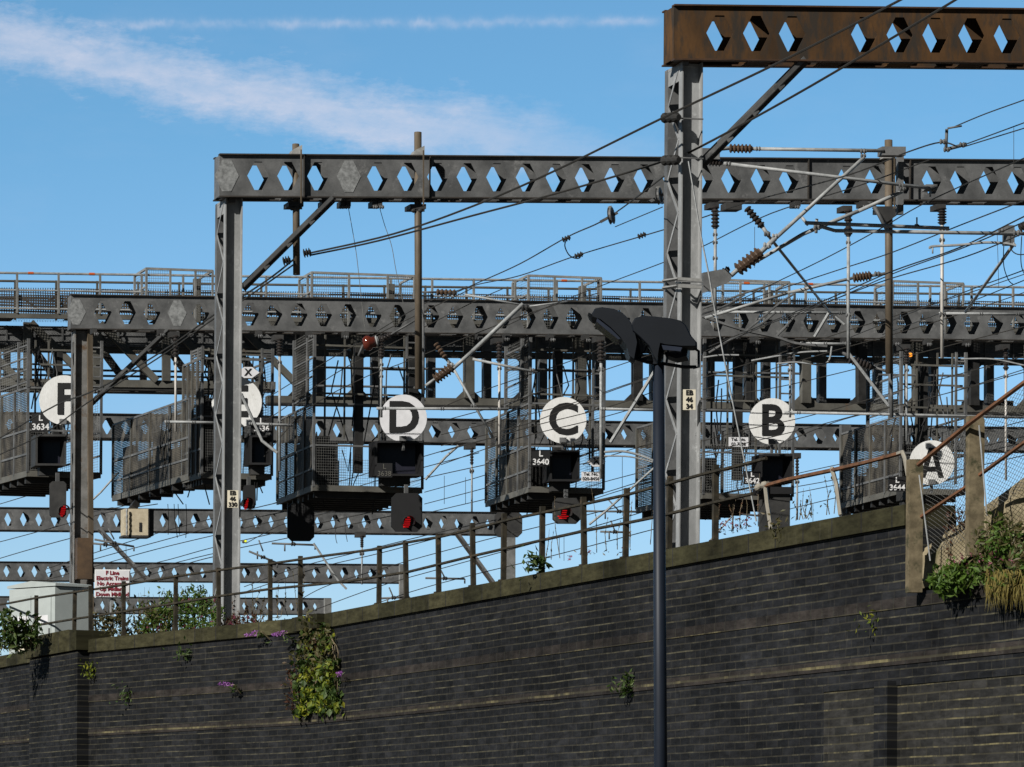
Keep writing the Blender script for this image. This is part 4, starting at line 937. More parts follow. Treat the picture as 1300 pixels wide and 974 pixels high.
for i, (pts, lab) in enumerate([
    ([(340,505),(377,482),(433,448),(480,424),(560,385),(600,366)], 'thin wire crossing the first open bay right of the second mast, upper one'),
    ([(335,535),(357,521),(397,493),(447,462),(520,425),(600,384),(640,366)], 'thin wire crossing the first open bay right of the second mast, lower one'),
    ([(335,580),(390,520),(459,481),(516,459),(600,425),(680,395),(760,372)], 'thin wire crossing the second open bay behind the tall drop tube'),
    ([(555,520),(602,500),(660,480),(728,457),(803,425),(860,405)], 'thin wire crossing above the letter C disc to the lamp heads'),
    ([(560,535),(644,512),(700,492),(767,470),(803,458),(850,442)], 'thin wire through the open bay left of the lamp heads, middle one'),
    ([(560,552),(640,533),(720,514),(790,490),(860,467)], 'thin wire through the open bay left of the lamp heads, lowest one'),
    ([(560,566),(645,545),(687,532),(735,512),(800,488),(860,470)], 'highest of the three wires crossing the letter C disc'),
    ([(560,574),(645,550),(688,538),(745,524),(800,508),(862,485)], 'middle of the three wires crossing the letter C disc'),
    ([(560,590),(640,562),(690,548),(745,535),(800,520),(862,500)], 'lowest of the three wires crossing the letter C disc'),
    ([(345,640),(413,617),(470,600),(533,581),(608,560),(660,550)], 'upper pale wire crossing the black D cage'),
    ([(350,650),(413,631),(470,613),(536,594),(608,575)], 'middle pale wire crossing the black D cage'),
    ([(400,648),(470,628),(537,608),(608,592),(650,583)], 'lower pale wire crossing the black D cage'),
    ([(60,722),(123,701),(200,677),(275,657),(345,640),(400,628)], 'highest of five thin wires between the leftmost and second masts'),
    ([(60,728),(123,709),(200,688),(275,668),(360,650)], 'second highest of five thin wires between the leftmost and second masts'),
    ([(60,736),(128,717),(200,697),(275,679),(380,655),(480,640)], 'middle one of five thin wires between the leftmost and second masts'),
    ([(150,725),(209,712),(275,694),(380,670),(497,645)], 'second lowest of five thin wires between the leftmost and second masts'),
    ([(150,732),(217,716),(275,702),(380,680),(520,650)], 'lowest of five thin wires between the leftmost and second masts'),
    ([(380,762),(420,742),(512,714),(570,698),(630,682),(700,665),(800,640)], 'thin wire behind the railing left of the squat post'),
    ([(390,778),(480,745),(560,722),(640,700),(742,672),(830,646)], 'thin wire low behind the railing crossing the squat post'),
    ([(440,780),(520,752),(600,730),(700,706),(830,672)], 'lowest thin wire behind the railing crossing the squat post'),
    ([(310,745),(380,720),(459,700),(540,680),(630,660)], 'thin wire low between the second mast and the D signal head'),
    ([(310,752),(400,722),(480,703),(560,682),(640,662)], 'double of the wire between the second mast and the D signal head'),
    ([(735,622),(767,612),(832,595),(900,578),(960,566)], 'upper thin wire just right of the C signal head'),
    ([(735,640),(790,622),(850,606),(920,590)], 'lower thin wire just right of the C signal head'),
    ([(665,655),(702,645),(760,628),(830,606)], 'thin wire behind the dim red light beneath the C cage'),
    ([(740,590),(770,580),(832,562),(880,550)], 'thin wire right of the C telephone plate'),
    ([(892,480),(980,452),(1060,425),(1140,400),(1230,372),(1310,345)], 'long thin wire above the letter B disc'),
    ([(892,495),(975,470),(1060,445),(1150,420),(1240,392),(1310,368)], 'second long thin wire above the letter B disc'),
    ([(892,507),(985,492),(1060,475),(1160,450),(1260,425),(1310,412)], 'third long thin wire above the letter B disc'),
    ([(892,560),(950,545),(1020,530),(1100,508),(1200,480),(1310,450)], 'upper wire crossing the letter B disc'),
    ([(892,574),(950,562),(1020,545),(1100,524),(1200,500),(1310,466)], 'lower wire crossing the letter B disc'),
    ([(1000,560),(1060,536),(1120,520),(1200,500),(1310,470)], 'thin wire leading right from the B disc to the concrete posts'),
    ([(1000,604),(1045,594),(1120,578),(1200,560),(1310,532)], 'upper thin wire in the gap between the B and A cages'),
    ([(1000,628),(1060,616),(1150,597),(1240,576),(1310,560)], 'middle thin wire in the gap between the B and A cages'),
    ([(1000,647),(1066,631),(1150,612),(1240,592),(1310,576)], 'lowest thin wire in the gap between the B and A cages'),
    ([(1000,620),(1066,608),(1150,590),(1310,552)], 'faint thin wire in the gap between the B and A cages'),
    ([(893,655),(920,650),(960,640),(1000,632)], 'short thin wire below the B cage'),
    ([(0,640),(40,628),(63,622),(90,614)], 'thin wire low at the left edge under the F cage'),
    ([(-10,712),(30,700),(80,686),(120,676)], 'thin wire low at the left edge above the sixth portal'),
    ([(-10,690),(0,688),(60,672),(140,650),(200,640)], 'thin wire crossing the fifth portal at the left edge'),
    ([(118,650),(140,645),(158,642),(240,612),(275,600)], 'thin wire above the pale signal housing'),
    ([(118,760),(160,740),(240,715),(275,706)], 'thin wire right of the maroon lettered sign'),
    ([(312,690),(345,672),(365,664),(420,650),(497,632)], 'thin wire behind the second black signal head'),
    ([(539,625),(600,608),(660,590),(740,570)], 'thin wire between the D and C cages, upper'),
    ([(539,640),(600,624),(702,597),(760,585)], 'thin wire between the D and C cages, middle'),
    ([(539,652),(616,634),(720,610)], 'thin wire between the D and C cages, lowest'),
    ]):
    y0 = pts[0][1]
    if y0 > 590: wire(lab, pts, 135, 112, 1.15)
    else: wire(lab, pts, 100.5, 97, 1.2)
# droppers and jumpers
def dropper(lab, pts, D, w=.9, M_=None): wire(lab, pts, D, D, w, M_ or WIRE, 'wire', 'dropper_wire', 'droppers and jumpers')
dropper('curved black jumper loop joining two wires in the open sky left of the nearest mast', [(719,304),(717,312),(721,322),(727,327),(735,328),(738,324)], 75, 1.6)
dropper('left pale stay hanging with beads from the second holed beam', [(441,257),(447,290),(452,320),(455,345),(460,390),(463,415)], 73, .9, WIREG)
dropper('right pale stay hanging from the second holed beam', [(480,257),(488,285),(497,312),(503,345),(512,385)], 73, .9, WIREG)
dropper('pale slanted stay falling from the nearest mast across the gantry to the wall top', [(874,205),(880,240),(890,300),(900,350),(906,385),(924,480),(940,560),(952,620),(960,662)], 59, 2.2, TUBE)
dropper('vertical dropper under the holed beam near the right insulators', [(958,288),(958,340)], 70, .7)
dropper('vertical dropper beside the registration arm', [(1266,296),(1268,366)], 66, .7)
dropper('vertical thin line at the right edge of the sky', [(1287,162),(1287,215)], 66, .7)
dropper('black drooping jumper near the right edge', [(1275,300),(1274,335),(1280,355),(1286,361)], 64, 1.3)
dropper('second black drooping jumper at the right edge', [(1297,300),(1296,330),(1299,345),(1306,352)], 64, 1.3)
for i, x in enumerate((213,221,226,236)):
    dropper(('first','second','third','fourth')[i]+' of four hanging wires below the long E cage', [(x,640),(x+1,660),(x+random.uniform(-2,5),679+i%2*4)], DC+4, .9)
dropper('left wire hanging over the fifth portal right of the black head', [(425,640),(426,680),(428,690)], 125, .9)
dropper('right wire hanging over the fifth portal right of the black head', [(440,655),(438,670),(441,688)], 125, .9)
for i, (x, y0, y1) in enumerate(((564,604,640),(591,606,640),(790,580,655),(716,680,712),(710,682,705),(1032,640,668),(160,690,740),(97,650,700))):
    dropper(('dropper between the D and C cages, left one','dropper between the D and C cages, right one','dropper right of the C telephone plate','dropper behind the railing right of the C signal head','short dropper behind the railing beneath the C cage','dropper between the two pale bent posts','dropper above the maroon lettered sign','dropper beside the foot of the leftmost mast')[i], [(x,y0),(x,y1)], 128, .7)

# ---------------------------------------------------------------- tubes, insulators, cantilevers
def rod(t, x0, y0, x1, y1, D, w, M_=TUBE, Db=None, name='tube'):
    return MB().tube([P(x0,y0,D), P(x1,y1,Db or D)], m(w/2,D), 8).build(name, M_, t, True)
def ins(t, x0, y0, x1, y1, D, w, k, M_=INSU):
    return MB().ribs(P(x0,y0,D), P(x1,y1,D), m(w*.32,D), m(w/2,D), k, 12).build('insulator', M_, t)
def knob(t, x, y, D, r=3.0, M_=GALVD):
    p = P(x,y,D); q = m(r,D)
    return MB().ribs(p-Vector((q,0,0)), p+Vector((q,0,0)), q*.6, q*.9, 2, 8).build('clamp', M_, t)
def blk(t, x0,y0,x1,y1,D,M_=GALVD,dep=.2,name='bracket'):
    a = P(x0,y1,D); return MB().block(a, Vector((m(x1-x0,D),0,0)), V*dep, Z*m(y1-y0,D)).build(name, M_, t)
Dc = 63.0
c1 = thing('cantilever_arm', 'long diagonal grey tube with big brown insulator reaching up right from the nearest mast', 'cantilever', P(893,355,Dc))
MB().prism([P(893,346,Dc-.6),P(922,341,Dc-.6),P(930,350,Dc-.6),P(926,358,Dc-.6),P(893,372,Dc-.6)], V*.3).build('bracket', GALVD, c1)
ins(c1, 906,351, 926,341, Dc-.4, 9, 5, INSD); ins(c1, 936,343, 966,320, Dc, 19, 6); rod(c1, 928,350, 938,341, Dc, 6); rod(c1, 964,322, 984,303, Dc, 6.5); rod(c1, 982,305, 1097,200, Dc, 5)
knob(c1, 984,300, Dc, 4, TUBE); knob(c1, 974,312, Dc, 5, TUBE); knob(c1, 1096,198, Dc, 3.5)
c1b = thing('cantilever_arm', 'second diagonal grey tube rising less steeply to the brown drop tube', 'cantilever', P(955,335,Dc))
rod(c1b, 958,333, 1020,297, Dc+.2, 5); rod(c1b, 1020,297, 1090,268, Dc+.2, 5); rod(c1b, 1090,268, 1146,243, Dc+.2, 5); knob(c1b, 1038,288, Dc, 5); knob(c1b, 1146,240, Dc, 4)
rod(c1b, 1018,276, 1026,286, Dc, 4); rod(c1b, 1037,278, 1036,296, Dc, 4)
c2_ = thing('tie_tube', 'upper horizontal grey tube with ribbed insulator above the second holed beam', 'cantilever', P(893,190,Dc))
blk(c2_, 891,188, 914,202, Dc-.1, GALVD, .3); ins(c2_, 926,188.5, 955,189, Dc, 12, 6); rod(c2_, 905,190, 928,188, Dc, 5, TUBE); rod(c2_, 954,189, 1122,191.5, Dc, 4.6); blk(c2_, 1120,186, 1150,197, Dc, GALVD); knob(c2_, 1096,192, Dc, 4); knob(c2_, 963,189, Dc, 3.5)
c3_ = thing('tie_tube', 'sloping grey tube crossing the holes of the second beam right of the nearest mast', 'cantilever', P(905,206,Dc))
ins(c3_, 900,206, 916,207, Dc, 10, 4, INSD); rod(c3_, 915,207, 1180,239, Dc, 4.4); knob(c3_, 925,208, Dc, 3.5); knob(c3_, 1145,236, Dc, 4); blk(c3_, 1176,234, 1190,241, Dc); rod(c3_, 1181,240,1181,250,Dc,2.5)
blk(c3_, 1140,196, 1147,272, Dc+.4, GALVD, .1, 'drop_bracket')
c4_ = thing('tie_tube', 'short horizontal grey tube right of the diagonal arms, upper one', 'cantilever', P(1020,284,Dc))
rod(c4_, 1022,283, 1205,290, Dc-.5, 4.8); knob(c4_, 1164,287, Dc-.5, 3); rod(c4_, 1164,276,1164,287, Dc-.5, 2)
c5_ = thing('tie_tube', 'horizontal grey tube reaching the right edge below the shorter tube', 'cantilever', P(1060,293,Dc))
rod(c5_, 1040,287, 1060,293, Dc-.8, 4.6); rod(c5_, 1060,293, 1310,297, Dc-.8, 4.8); knob(c5_, 1271,293, Dc-.8, 4); blk(c5_, 1279,286, 1288,310, Dc-.8); knob(c5_, 1291,296, Dc-.8, 5); ins(c5_, 1294,290,1306,284, Dc-.8, 12, 4, INSD)
MB().tube([P(*q, Dc-.8) for q in smooth([(1181,316),(1184,313),(1220,311),(1250,308),(1275,309),(1290,312)])], m(1.6,Dc), 6).build('registration_arm', TUBE, c5_); rod(c5_, 1184,313,1184,322,Dc-.8,2)
MB().tube([P(*q, Dc-.8) for q in smooth([(1283,300),(1283,315),(1292,323),(1310,322)])], m(.7,Dc), 6).build('jumper', WIRE, c5_)
rod(c5_, 1287,310, 1226,396, Dc-.8, 4.4, Db=72); 
fit = thing('wire_fitting', 'jointed metal fitting on the wires in the open sky at upper right', 'fitting', P(1200,190,55.5))
rod(fit, 1202,164, 1201,188, 55.5, 4, GALVD); rod(fit, 1203,163, 1221,160, 55.5, 2.5, GALVD); rod(fit, 1201,190, 1227,183, 55.5, 4.5, GALVD); knob(fit, 1197,180, 55.5, 4, GALVD); knob(fit, 1202,190, 55.5, 4); knob(fit, 1222,184, 55.5, 4)
# insulated hangers below the second beam
def hanger(lab, x, y0, yi, y1, D, wi, wr, clampy=(), M_=TUBE):
    t = thing('insulated_hanger', lab, 'insulator', P(x,y1,D), 'vertical insulated rods')
    blk(t, x-7,y0-3, x+5,y0+4, D, DARK, .3); ins(t, x,y0+2, x,yi, D, wi, 6, INSD); rod(t, x,yi, x,y1, D, wr, M_, name='rod')
    knob(t, x, yi+8, D, 3, GALVD)
    for y in clampy: knob(t, x, y, D, wr*.8, GALVD)
hanger('insulated rod hanging from the second beam just right of the nearest mast', 908,260, 290,396, 71, 11, 4, (308,328))
hanger('insulated rod hanging from the second beam left of the brown drop tube', 1077,264, 300,455, 70, 11, 4.2, (400,))
hanger('bright insulated rod hanging from the second beam right of the brown drop tube', 1196,262, 285,455, 70, 12, 4.4, (292,305,400), ALU)
hanger('insulated rod left of the second mast from the third beam', 223,424, 453,548, 98, 9, 3.2, (462,), ALU)
hanger('insulated rod just right of the second mast from the third beam', 355,428, 452,598, 97, 9, 3.4, (536,))
hanger('insulated rod above the left side of the letter D disc', 484,430, 455,530, 96, 9, 3.4, (470,478))
hanger('bright insulated rod in the open bay left of the C cage', 634,432, 460,577, 96, 9, 3.4, (), ALU)
hanger('insulated rod right of the letter C disc', 763,430, 460,608, 96, 11, 4, (470,))
hanger('insulated rod above the right side of the letter B disc', 1003,434, 462,530, 96, 9, 3, (470,))
hanger('insulated rod above the letter A disc left side', 1151,440, 462,560, 96, 8, 3, ())
hanger('insulated rod seen through the mesh at far right', 1277,440, 470,610, 96, 8, 3, (), ALU)
hanger('far insulated rod behind the railing left of the D signal head', 459.5,678, 695,742, 150, 5, 2.2, (700,))
hanger('far insulated rod between the D and C cages', 599,566, 590,650, 121, 5, 2.4, (600,))
hanger('far insulated rod in the gap right of the letter B post', 1012,578, 604,660, 120, 5, 2.6, (612,))
# raking strut insulator
t = thing('raking_insulator', 'dark ribbed insulator and thin strut slanting down right from the second beam', 'insulator', P(945,262,70))
blk(t, 922,257,942,266, 70, DARK, .3); ins(t, 948,264, 968,288, 70, 11, 6, INSD); rod(t, 968,288,976,300, 70, 5, TUBE); rod(t, 976,300, 1056,400, 70, 4, TUBE, 96); knob(t, 974,297, 70, 4); 
t = thing('raking_insulator', 'brown ribbed insulator with strut slanting down right from the third beam', 'insulator', P(553,435,97))
ins(t, 553,436, 566,455, 97, 8, 5); rod(t, 566,455,572,462, 97, 4, TUBE); rod(t, 571,460, 626,556, 97, 3.2, TUBE); knob(t, 601,516, 97, 3.5)
t = thing('cantilever_arm', 'diagonal grey tube with brown insulator rising to the third beam left of the C cage', 'cantilever', P(540,490,96))
rod(t, 664,386, 600,446, 95, 5.5); rod(t, 600,446,573,470, 95, 5); ins(t, 552,482, 574,466, 95, 15, 6); rod(t, 540,490,553,481, 95, 4); knob(t, 572,464, 95, 4.5, TUBE); knob(t, 667,391, 95, 5, DARK)
t = thing('registration_tube', 'grey tube running right from the brown insulator across the open bay', 'tube', P(600,457,95)); rod(t, 600,456, 682,473, 95, 3.4); knob(t, 676,470, 95, 3)
t = thing('registration_tube', 'thin grey tube lying along the top of the third beam left of the lamp heads', 'tube', P(575,374,97)); rod(t, 590,374, 672,389, 97, 2.6); rod(t, 664,390, 720,383, 97, 2.2)
t = thing('strain_insulator', 'row of small brown insulators on the walkway right of the tall drop tube', 'insulator', P(555,372,97)); ins(t, 554,371, 580,372, 97, 9, 5); rod(t, 536,371, 554,371, 97, 2.5, GALVD)
for lab, a, b in (('horizontal grey tube in front of the letter D disc', (478,518.5), (646,519.5)), ('horizontal grey tube between the C disc and the lamp post', (762,519), (842,521)),
                  ('horizontal grey tube right of the letter B disc', (996,523.5), (1300,530)), ('horizontal grey tube low in front of the second mast', (209,535.5), (284,537)),
                  ('horizontal grey tube from the letter E disc to the D cage', (316,538), (372,540)), ('horizontal grey tube in front of the third beam right of the nearest mast', (905,396), (1080,397.5)), ('short horizontal grey tube under the third beam', (1016,436), (1080,437)),
                  ('horizontal tube in front of the far right of the third beam', (1192,398), (1300,399))):
    t = thing('registration_tube', lab, 'tube', P(a[0],a[1],95)); rod(t, a[0],a[1],b[0],b[1], 95, 3.6)
    for k in (.06,.5,.93): knob(t, a[0]+(b[0]-a[0])*k, a[1]+(b[1]-a[1])*k, 95, 2.8)
for lab, pts, w in (('bent pale tube right of the lamp heads at the nearest mast', [(893,454),(915,451),(938,451)], 2.2), ('bent pale tube sloping up above the letter B disc', [(954,458),(1012,448),(1050,446)], 2.4),
                    ('second bent pale tube above the letter B disc', [(986,462),(1010,460),(1048,462),(1056,440)], 2.2), ('curved pale arm at the far right below the third beam', [(1220,456),(1260,456),(1300,464)], 2.2),
                    ('pale bent arm right of the C cage reaching the lamp post', [(767,574),(790,573),(812,578),(832,586)], 3.0), ('straight pale arm right of the C cage under the bent one', [(767,579),(800,580),(832,588)], 2.0)):
    t = single(MB().tube([P(x,y,95) for x,y in smooth(pts)], m(w/2,95), 6), 'bent_tube', TUBE, lab, 'tube')
for lab, pts, w in (('steep pale strut between the C cage and the lamp post', [(832,470),(775,562)], 4.5), ('steep pale strut under the lamp heads', [(833,592),(768,650),(748,666)], 3),
                    ('pale strut slanting down across the letter E disc', [(306,500),(333,560),(352,575)], 4), ('strut rising right in the gap between the D cage and the C cage', [(540,609),(566,580),(582,566)], 4),
                    ('strut slanting down behind the railing under the black head', [(398,690),(430,738),(440,748)], 3.5), ('strut slanting up left of the leftmost mast foot', [(112,640),(128,625),(150,600)], 3),
                    ('strut slanting up behind the railing left of the C signal head', [(890,700),(925,660),(945,640)], 3),
                    ('diagonal strut over the third beam under the diagonal arms', [(1052,398),(1034,428)], 4), ('diagonal strut over the third beam right part', [(1060,402),(1072,412)], 3),
                    ('short strut in the open bay below the third beam right of the B hangers', [(1077,448),(1128,515)], 4)):
    single(MB().tube([P(x,y,(94 if y < 700 and pts[0][1] < 600 else 118)) for x,y in pts], m(w/2,96), 7), 'strut', TUBE, lab, 'strut')
# small bracket assemblies on the far wires
for lab, x0, y0, x1, y1 in (('far registration arm between the C signal head and the nearest mast', 742,649,830,650), ('far short arm behind the railing right of the C signal head', 762,675,800,676), ('far arm left of the squat post', 540,734,590,735), ('far arm below the B cage', 892,648,985,657),
                            ('far arm beneath the black D head', 345,690,400,692), ('far arm low between the leftmost and second masts', 120,685,170,694), ('far arm right of the leftmost mast', 118,690,150,693), ('far arm low right of the second mast', 316,700,352,715), ('far arm low behind the railing', 480,760,520,758)):
    t = thing('far_registration_arm', lab, 'tube', P(x0,y0,125)); rod(t, x0,y0,x1,y1, 125, 2.6, GALVD); rod(t, x1,y1,x1,y1+6, 125, 2, GALVD); knob(t, (x0+x1)/2, (y0+y1)/2, 125, 3, DARK)
    rod(t, x0+(x1-x0)*.5, y0, x0+(x1-x0)*.35, y0-14, 125, 1.8, GALVD); rod(t, x0+(x1-x0)*.3, y0, x0+(x1-x0)*.3, y0+10, 125, 2, GALVD)
t = thing('big_insulator', 'large glossy brown insulator ball with grey cap under the third beam', 'insulator', P(468,436,96))
MB().ribs(P(461,437,96), P(477,434,96), m(7,96), m(10,96), 1, 16).build('ball', INSR, t, True); MB().ribs(P(477,434,96), P(481,433,96), m(6,96), m(8,96), 1, 12).build('cap', TUBE, t, True)
ins(t, 482,432, 496,425, 96, 9, 4, INSD); rod(t, 496,425, 530,405, 96, 2.5, GALVD); rod(t, 461,438, 455,452, 96, 3, GALVD)
t = thing('strain_insulator', 'thick dark ribbed strain insulator left of the brown drop tube', 'insulator', P(1085,352,75)); ins(t, 1083,353, 1106,350, 75, 13, 6); rod(t, 1106,350,1128,347, 75, 4, GALVD); knob(t, 1114,348, 75, 4); rod(t, 895,404, 1000,372, 80, 4); rod(t, 1000,372,1083,353, 78, 4)
t = thing('strain_insulator', 'cluster of dark ribbed strain insulators below the third beam at right', 'insulator', P(1090,455,96))
ins(t, 1078,456, 1108,466, 96, 12, 7, INSD); rod(t, 1108,466,1134,474, 96, 3.5, GALVD); rod(t, 1068,446,1080,455, 96, 5, GALVD)
for lab, pts, in_ in (('tangle of grey linkage tubes over the third beam right of the nearest mast', [(892,402),(940,418),(985,428),(1010,436),(1050,440)], 4),
                  ('upper grey linkage rod right of the nearest mast', [(892,392),(930,378),(952,370),(985,360)], 2.6), ('bright rusty rod right of the nearest mast', [(905,396),(925,386),(946,374)], 2.2),
                  ('lower linkage rod below the third beam', [(900,448),(930,430),(965,412),(985,396)], 3.0), ('dark linkage rod crossing the third beam', [(935,430),(960,410),(990,385),(1010,372)], 2.6),
                  ('dark bent linkage on the third beam left of the thin rods', [(985,428),(1000,412),(1012,398)], 3)):
    single(MB().tube([P(x,y,94.5) for x,y in smooth(pts)], m(in_/2,95), 6), 'linkage_rod', GALVD, lab, 'rod', 'linkage rods')

# drop tubes clamped through the second and third beams
def droptube(lab, x, y0, y1, D, w, M_, by0, by1):
    t = thing('drop_tube', lab, 'tube', P(x,y1,D)); rod(t, x,y0,x+1,y1, D, w, M_)
    MB().prism([P(x-w*.7,by0,D-.1),P(x+w*.9,by0,D-.1),P(x+w*.9,by0-12,D-.1),P(x-w*.2,by0-7,D-.1)], V*.3).build('clamp_plate', GALV, t)
    MB().bar(P(x+w*.75,by0-6,D-.35), P(x+w*.75,by1+8,D-.35), .025, .025).build('tie_bolt', BRWN, t)
    blk(t, x-w, by1+6, x+w*1.1, by1+12, D-.1, DARK, .4, 'clamp_block'); MB().ribs(P(x-w*.9,by1+14,D-.05), P(x+w*.9,by1+14,D-.05), m(2,D), m(3.5,D), 2).build('bolt', DARK, t)
    return t
t = droptube('short brown drop tube through the second beam left of centre with cable clamps', 375.5,183,349, 72.5, 9, BRWN, 196,250)
for (x, y) in ((390,321),(364,331)):
    MB().ribs(P(x-5,y+1,72.3), P(x+5,y-1,72.3), m(3,72), m(6,72), 3, 8).build('cable_clamp', DARK, t)
t = droptube('tall brown drop tube through the second beam reaching down towards the letter D disc', 530.5,168,494, 72.9, 9.5, BRWN, 197,253)
MB().tube([P(526,492,72.9),P(548,495,78)], m(1.5,72), 6).build('arm', GALVD, t)
rod(t, 537,380, 538,500, 73.5, 3, GALVD)
t = droptube('brown drop tube through the second beam at right', 1128,178,474, 74.3, 10, BRWN, 201,257)
rod(t, 1110,262, 1126,292, 74, 5, GALVD); MB().prism([P(1112,262,74),P(1146,262,74),P(1138,274,74),P(1126,282,74)], V*.2).build('gusset', DARK, t); rod(t, 1131,475,1132,530,74.5,5,GALVD)
# pulleys
for lab, x, y, a in (('pair of grey pulley wheels on a wire in the open sky', 776,274,0), ('grey pulley wheel hanging at the left side of the nearest mast', 837,249,0)):
    D = 62; t = thing('pulley', lab, 'pulley', P(x,y,D)); c = P(x,y,D); ax = Vector((.94,-.3,.1)).normalized()
    MB().tube([c-ax*.03, c-ax*.015, c+ax*.015, c+ax*.03], [m(11,D),m(9,D),m(9,D),m(11,D)], 16).build('wheel', GALVD, t); MB().bar(P(x-2,y-12,D), P(x+2,y+8,D), .07, .05).build('cheek', GALV, t)
    MB().bar(P(x-14,y+8,D), P(x+8,y-4,D), .05, .05).build('strap', GALVD, t)
for lab, x, y in (('small wire clamp above the jumper loop',719,303),('small wire clamp below the jumper loop',735,324),('small clamp on the wire near the left side of the nearest mast',815,299)):
    D = 70; c = P(x,y,D); single(MB().ribs(c-Vector((.08,0,.03)), c+Vector((.08,0,.03)), .03, .06, 3, 8), 'wire_clamp', DARK, lab, 'fitting')
for lab, x, y, r, M_ in (('small lit amber lamp below the third beam at right',1156,450.5,2.6,AMBL), ('tiny yellow light low at the right side of the second mast',312,687,1.3,YELL)):
    D = 100; t = thing('indicator_lamp', lab, 'lamp', P(x,y,D)); c = P(x,y,D)
    MB().tube([c-V*.0, c+V*.04], m(r,D), 12).build('lit_lens', M_, t); MB().tube([c+V*.05, c+V*.25], m(r*1.7,D), 12).build('lamp_case', GALVD, t)
# clamps and brackets under the beams
for (xs_, y, D, w) in (((412,436,442,476,482,1013,1098),256,72.6,7), ((120,205,330,394,440,610,645,700,745,870,960,1075,1142,1180,1230),431,98.3,6)):
    for i, x in enumerate(xs_):
        yy = y if D < 80 else 417+ (x-85)*.0125
        names = 'beam_clamp'
        t = thing(names, ('dark clamp under the %s beam %s' % ('second' if D < 80 else 'third', {412:'above the knee brace',436:'above the left stay',442:'just right of the left stay',476:'above the right stay',482:'just right of the right stay',1013:'right of the nearest mast',1098:'left of the brown drop tube',120:'beside the leftmost mast',205:'above its knee brace',330:'right of the second mast',394:'over the D cage post',440:'left of the glossy insulator',610:'left of the open bay rod',645:'over the C cage post',700:'above the C disc',745:'right of the C disc',870:'behind the nearest mast',960:'above the B disc',1075:'near the steep strut',1142:'beside the amber lamp',1180:'above the A disc',1230:'near the far right arm'}[x])), 'clamp', P(x,yy,D), 'clamps under the beams')
        blk(t, x-w/2, yy-1, x+w/2, yy+6, D, DARK, .3, 'block'); knob(t, x+random.uniform(-3,3), yy+7, D, 3, GALVD)

# ---------------------------------------------------------------- lamp post with twin floodlights, in front of the wall
DL_ = 32.0
lp = thing('lamp_post', 'dark blue lamp post in front of the wall with twin black floodlights', 'street lamp', pz(837, DL_, 0))
b0 = pz(840.5, DL_, 0); tt = P(836, 462, DL_)
MB().tube([Vector((b0.x,b0.y,0)), b0.lerp(tt,.5)*1+Z*0, Vector((tt.x,tt.y,tt.z))], [m(9.5,DL_), m(8.3,DL_), m(7.2,DL_)], 20).build('column', NAVYP, lp, True)
MB().tube([tt-Z*.02, tt+Z*.06], m(5,DL_), 14).build('collar', NAVYP, lp)
MB().tube([P(x,y,DL_) for x,y in ((806,455),(822,460),(838,461),(868,466),(884,466))], m(2.2,DL_), 8).build('bracket_arm', NAVY, lp)
h = MB(); lamp = lp
def flood(outline, dvec, D, lens):
    a = [P(x,y,D) for x,y in outline]; n = len(a); c = sum(a, Vector())/n
    mid = [p+dvec*.5 for p in a]; b_ = [c+(p-c)*.90+dvec for p in a]; f0 = [c+(p-c)*.95-dvec*.06 for p in a]
    mb = MB(); vs = f0+a+mid+b_; fs = [tuple(range(n))[::-1], tuple(3*n+i for i in range(n))]
    for k in range(3): fs += [(k*n+i, k*n+(i+1)%n, (k+1)*n+(i+1)%n, (k+1)*n+i) for i in range(n)]
    mb.add(vs, fs); o = mb.build('floodlight', NAVY, lp); 
    MB().prism([P(x,y,D-.02) for x,y in lens], dvec*.9+Vector((0,.03,0))).build('glass', flat('lamp_glass',(.03,.035,.05),.1), o)
    return o
flood([(747,397),(751,399),(755,392),(764,390),(779,392),(790,397),(799,406),(806,419),(810,436),(806,458),(800,454),(796,441),(788,429),(775,416),(761,405),(752,402)][::-1], Vector((-.01,.34,0)), DL_-.2, [(758,404),(775,417),(788,430),(785,431),(770,419),(757,408)])
o2 = flood([(801,412),(806,404),(816,401),(832,402),(850,404),(864,407),(871,413),(878,427),(885,435),(885,440),(866,440),(845,438),(838,436),(836,445),(834,460),(829,452),(824,440),(812,428),(803,420)][::-1], Vector((.02,.32,0)), DL_-.25, [(840,438),(866,441),(864,446),(842,444)])
MB().tube([P(x,y,DL_-.1) for x,y in ((878,440),(887,446),(887,466),(880,467))], m(1.8,DL_), 6).build('stirrup', NAVY, lp)
MB().tube([P(x,y,DL_-.1) for x,y in ((840,440),(848,448),(846,462))], m(1.5,DL_), 6).build('stirrup', NAVY, lp)
MB().prism([P(842,440,DL_-.05),P(874,441,DL_-.05),P(872,452,DL_-.05),P(858,455,DL_-.05),P(844,450,DL_-.05)], Vector((.03,.3,0))).build('gear_box', NAVY, lp)
MB().prism([P(824,436,DL_-.06),P(840,440,DL_-.06),P(839,462,DL_-.06),P(828,462,DL_-.06)], Vector((.03,.2,0))).build('mounting_plate', NAVY, lp)
MB().tube([P(x,y,DL_-.1) for x,y in smooth([(810,452),(818,446),(821,438),(819,430)])], m(1.0,DL_), 6).build('cable', NAVY, lp)
MB().bar(P(803,428,DL_+.1), P(808,456,DL_+.1), .05, .08).build('stirrup', NAVY, lp)

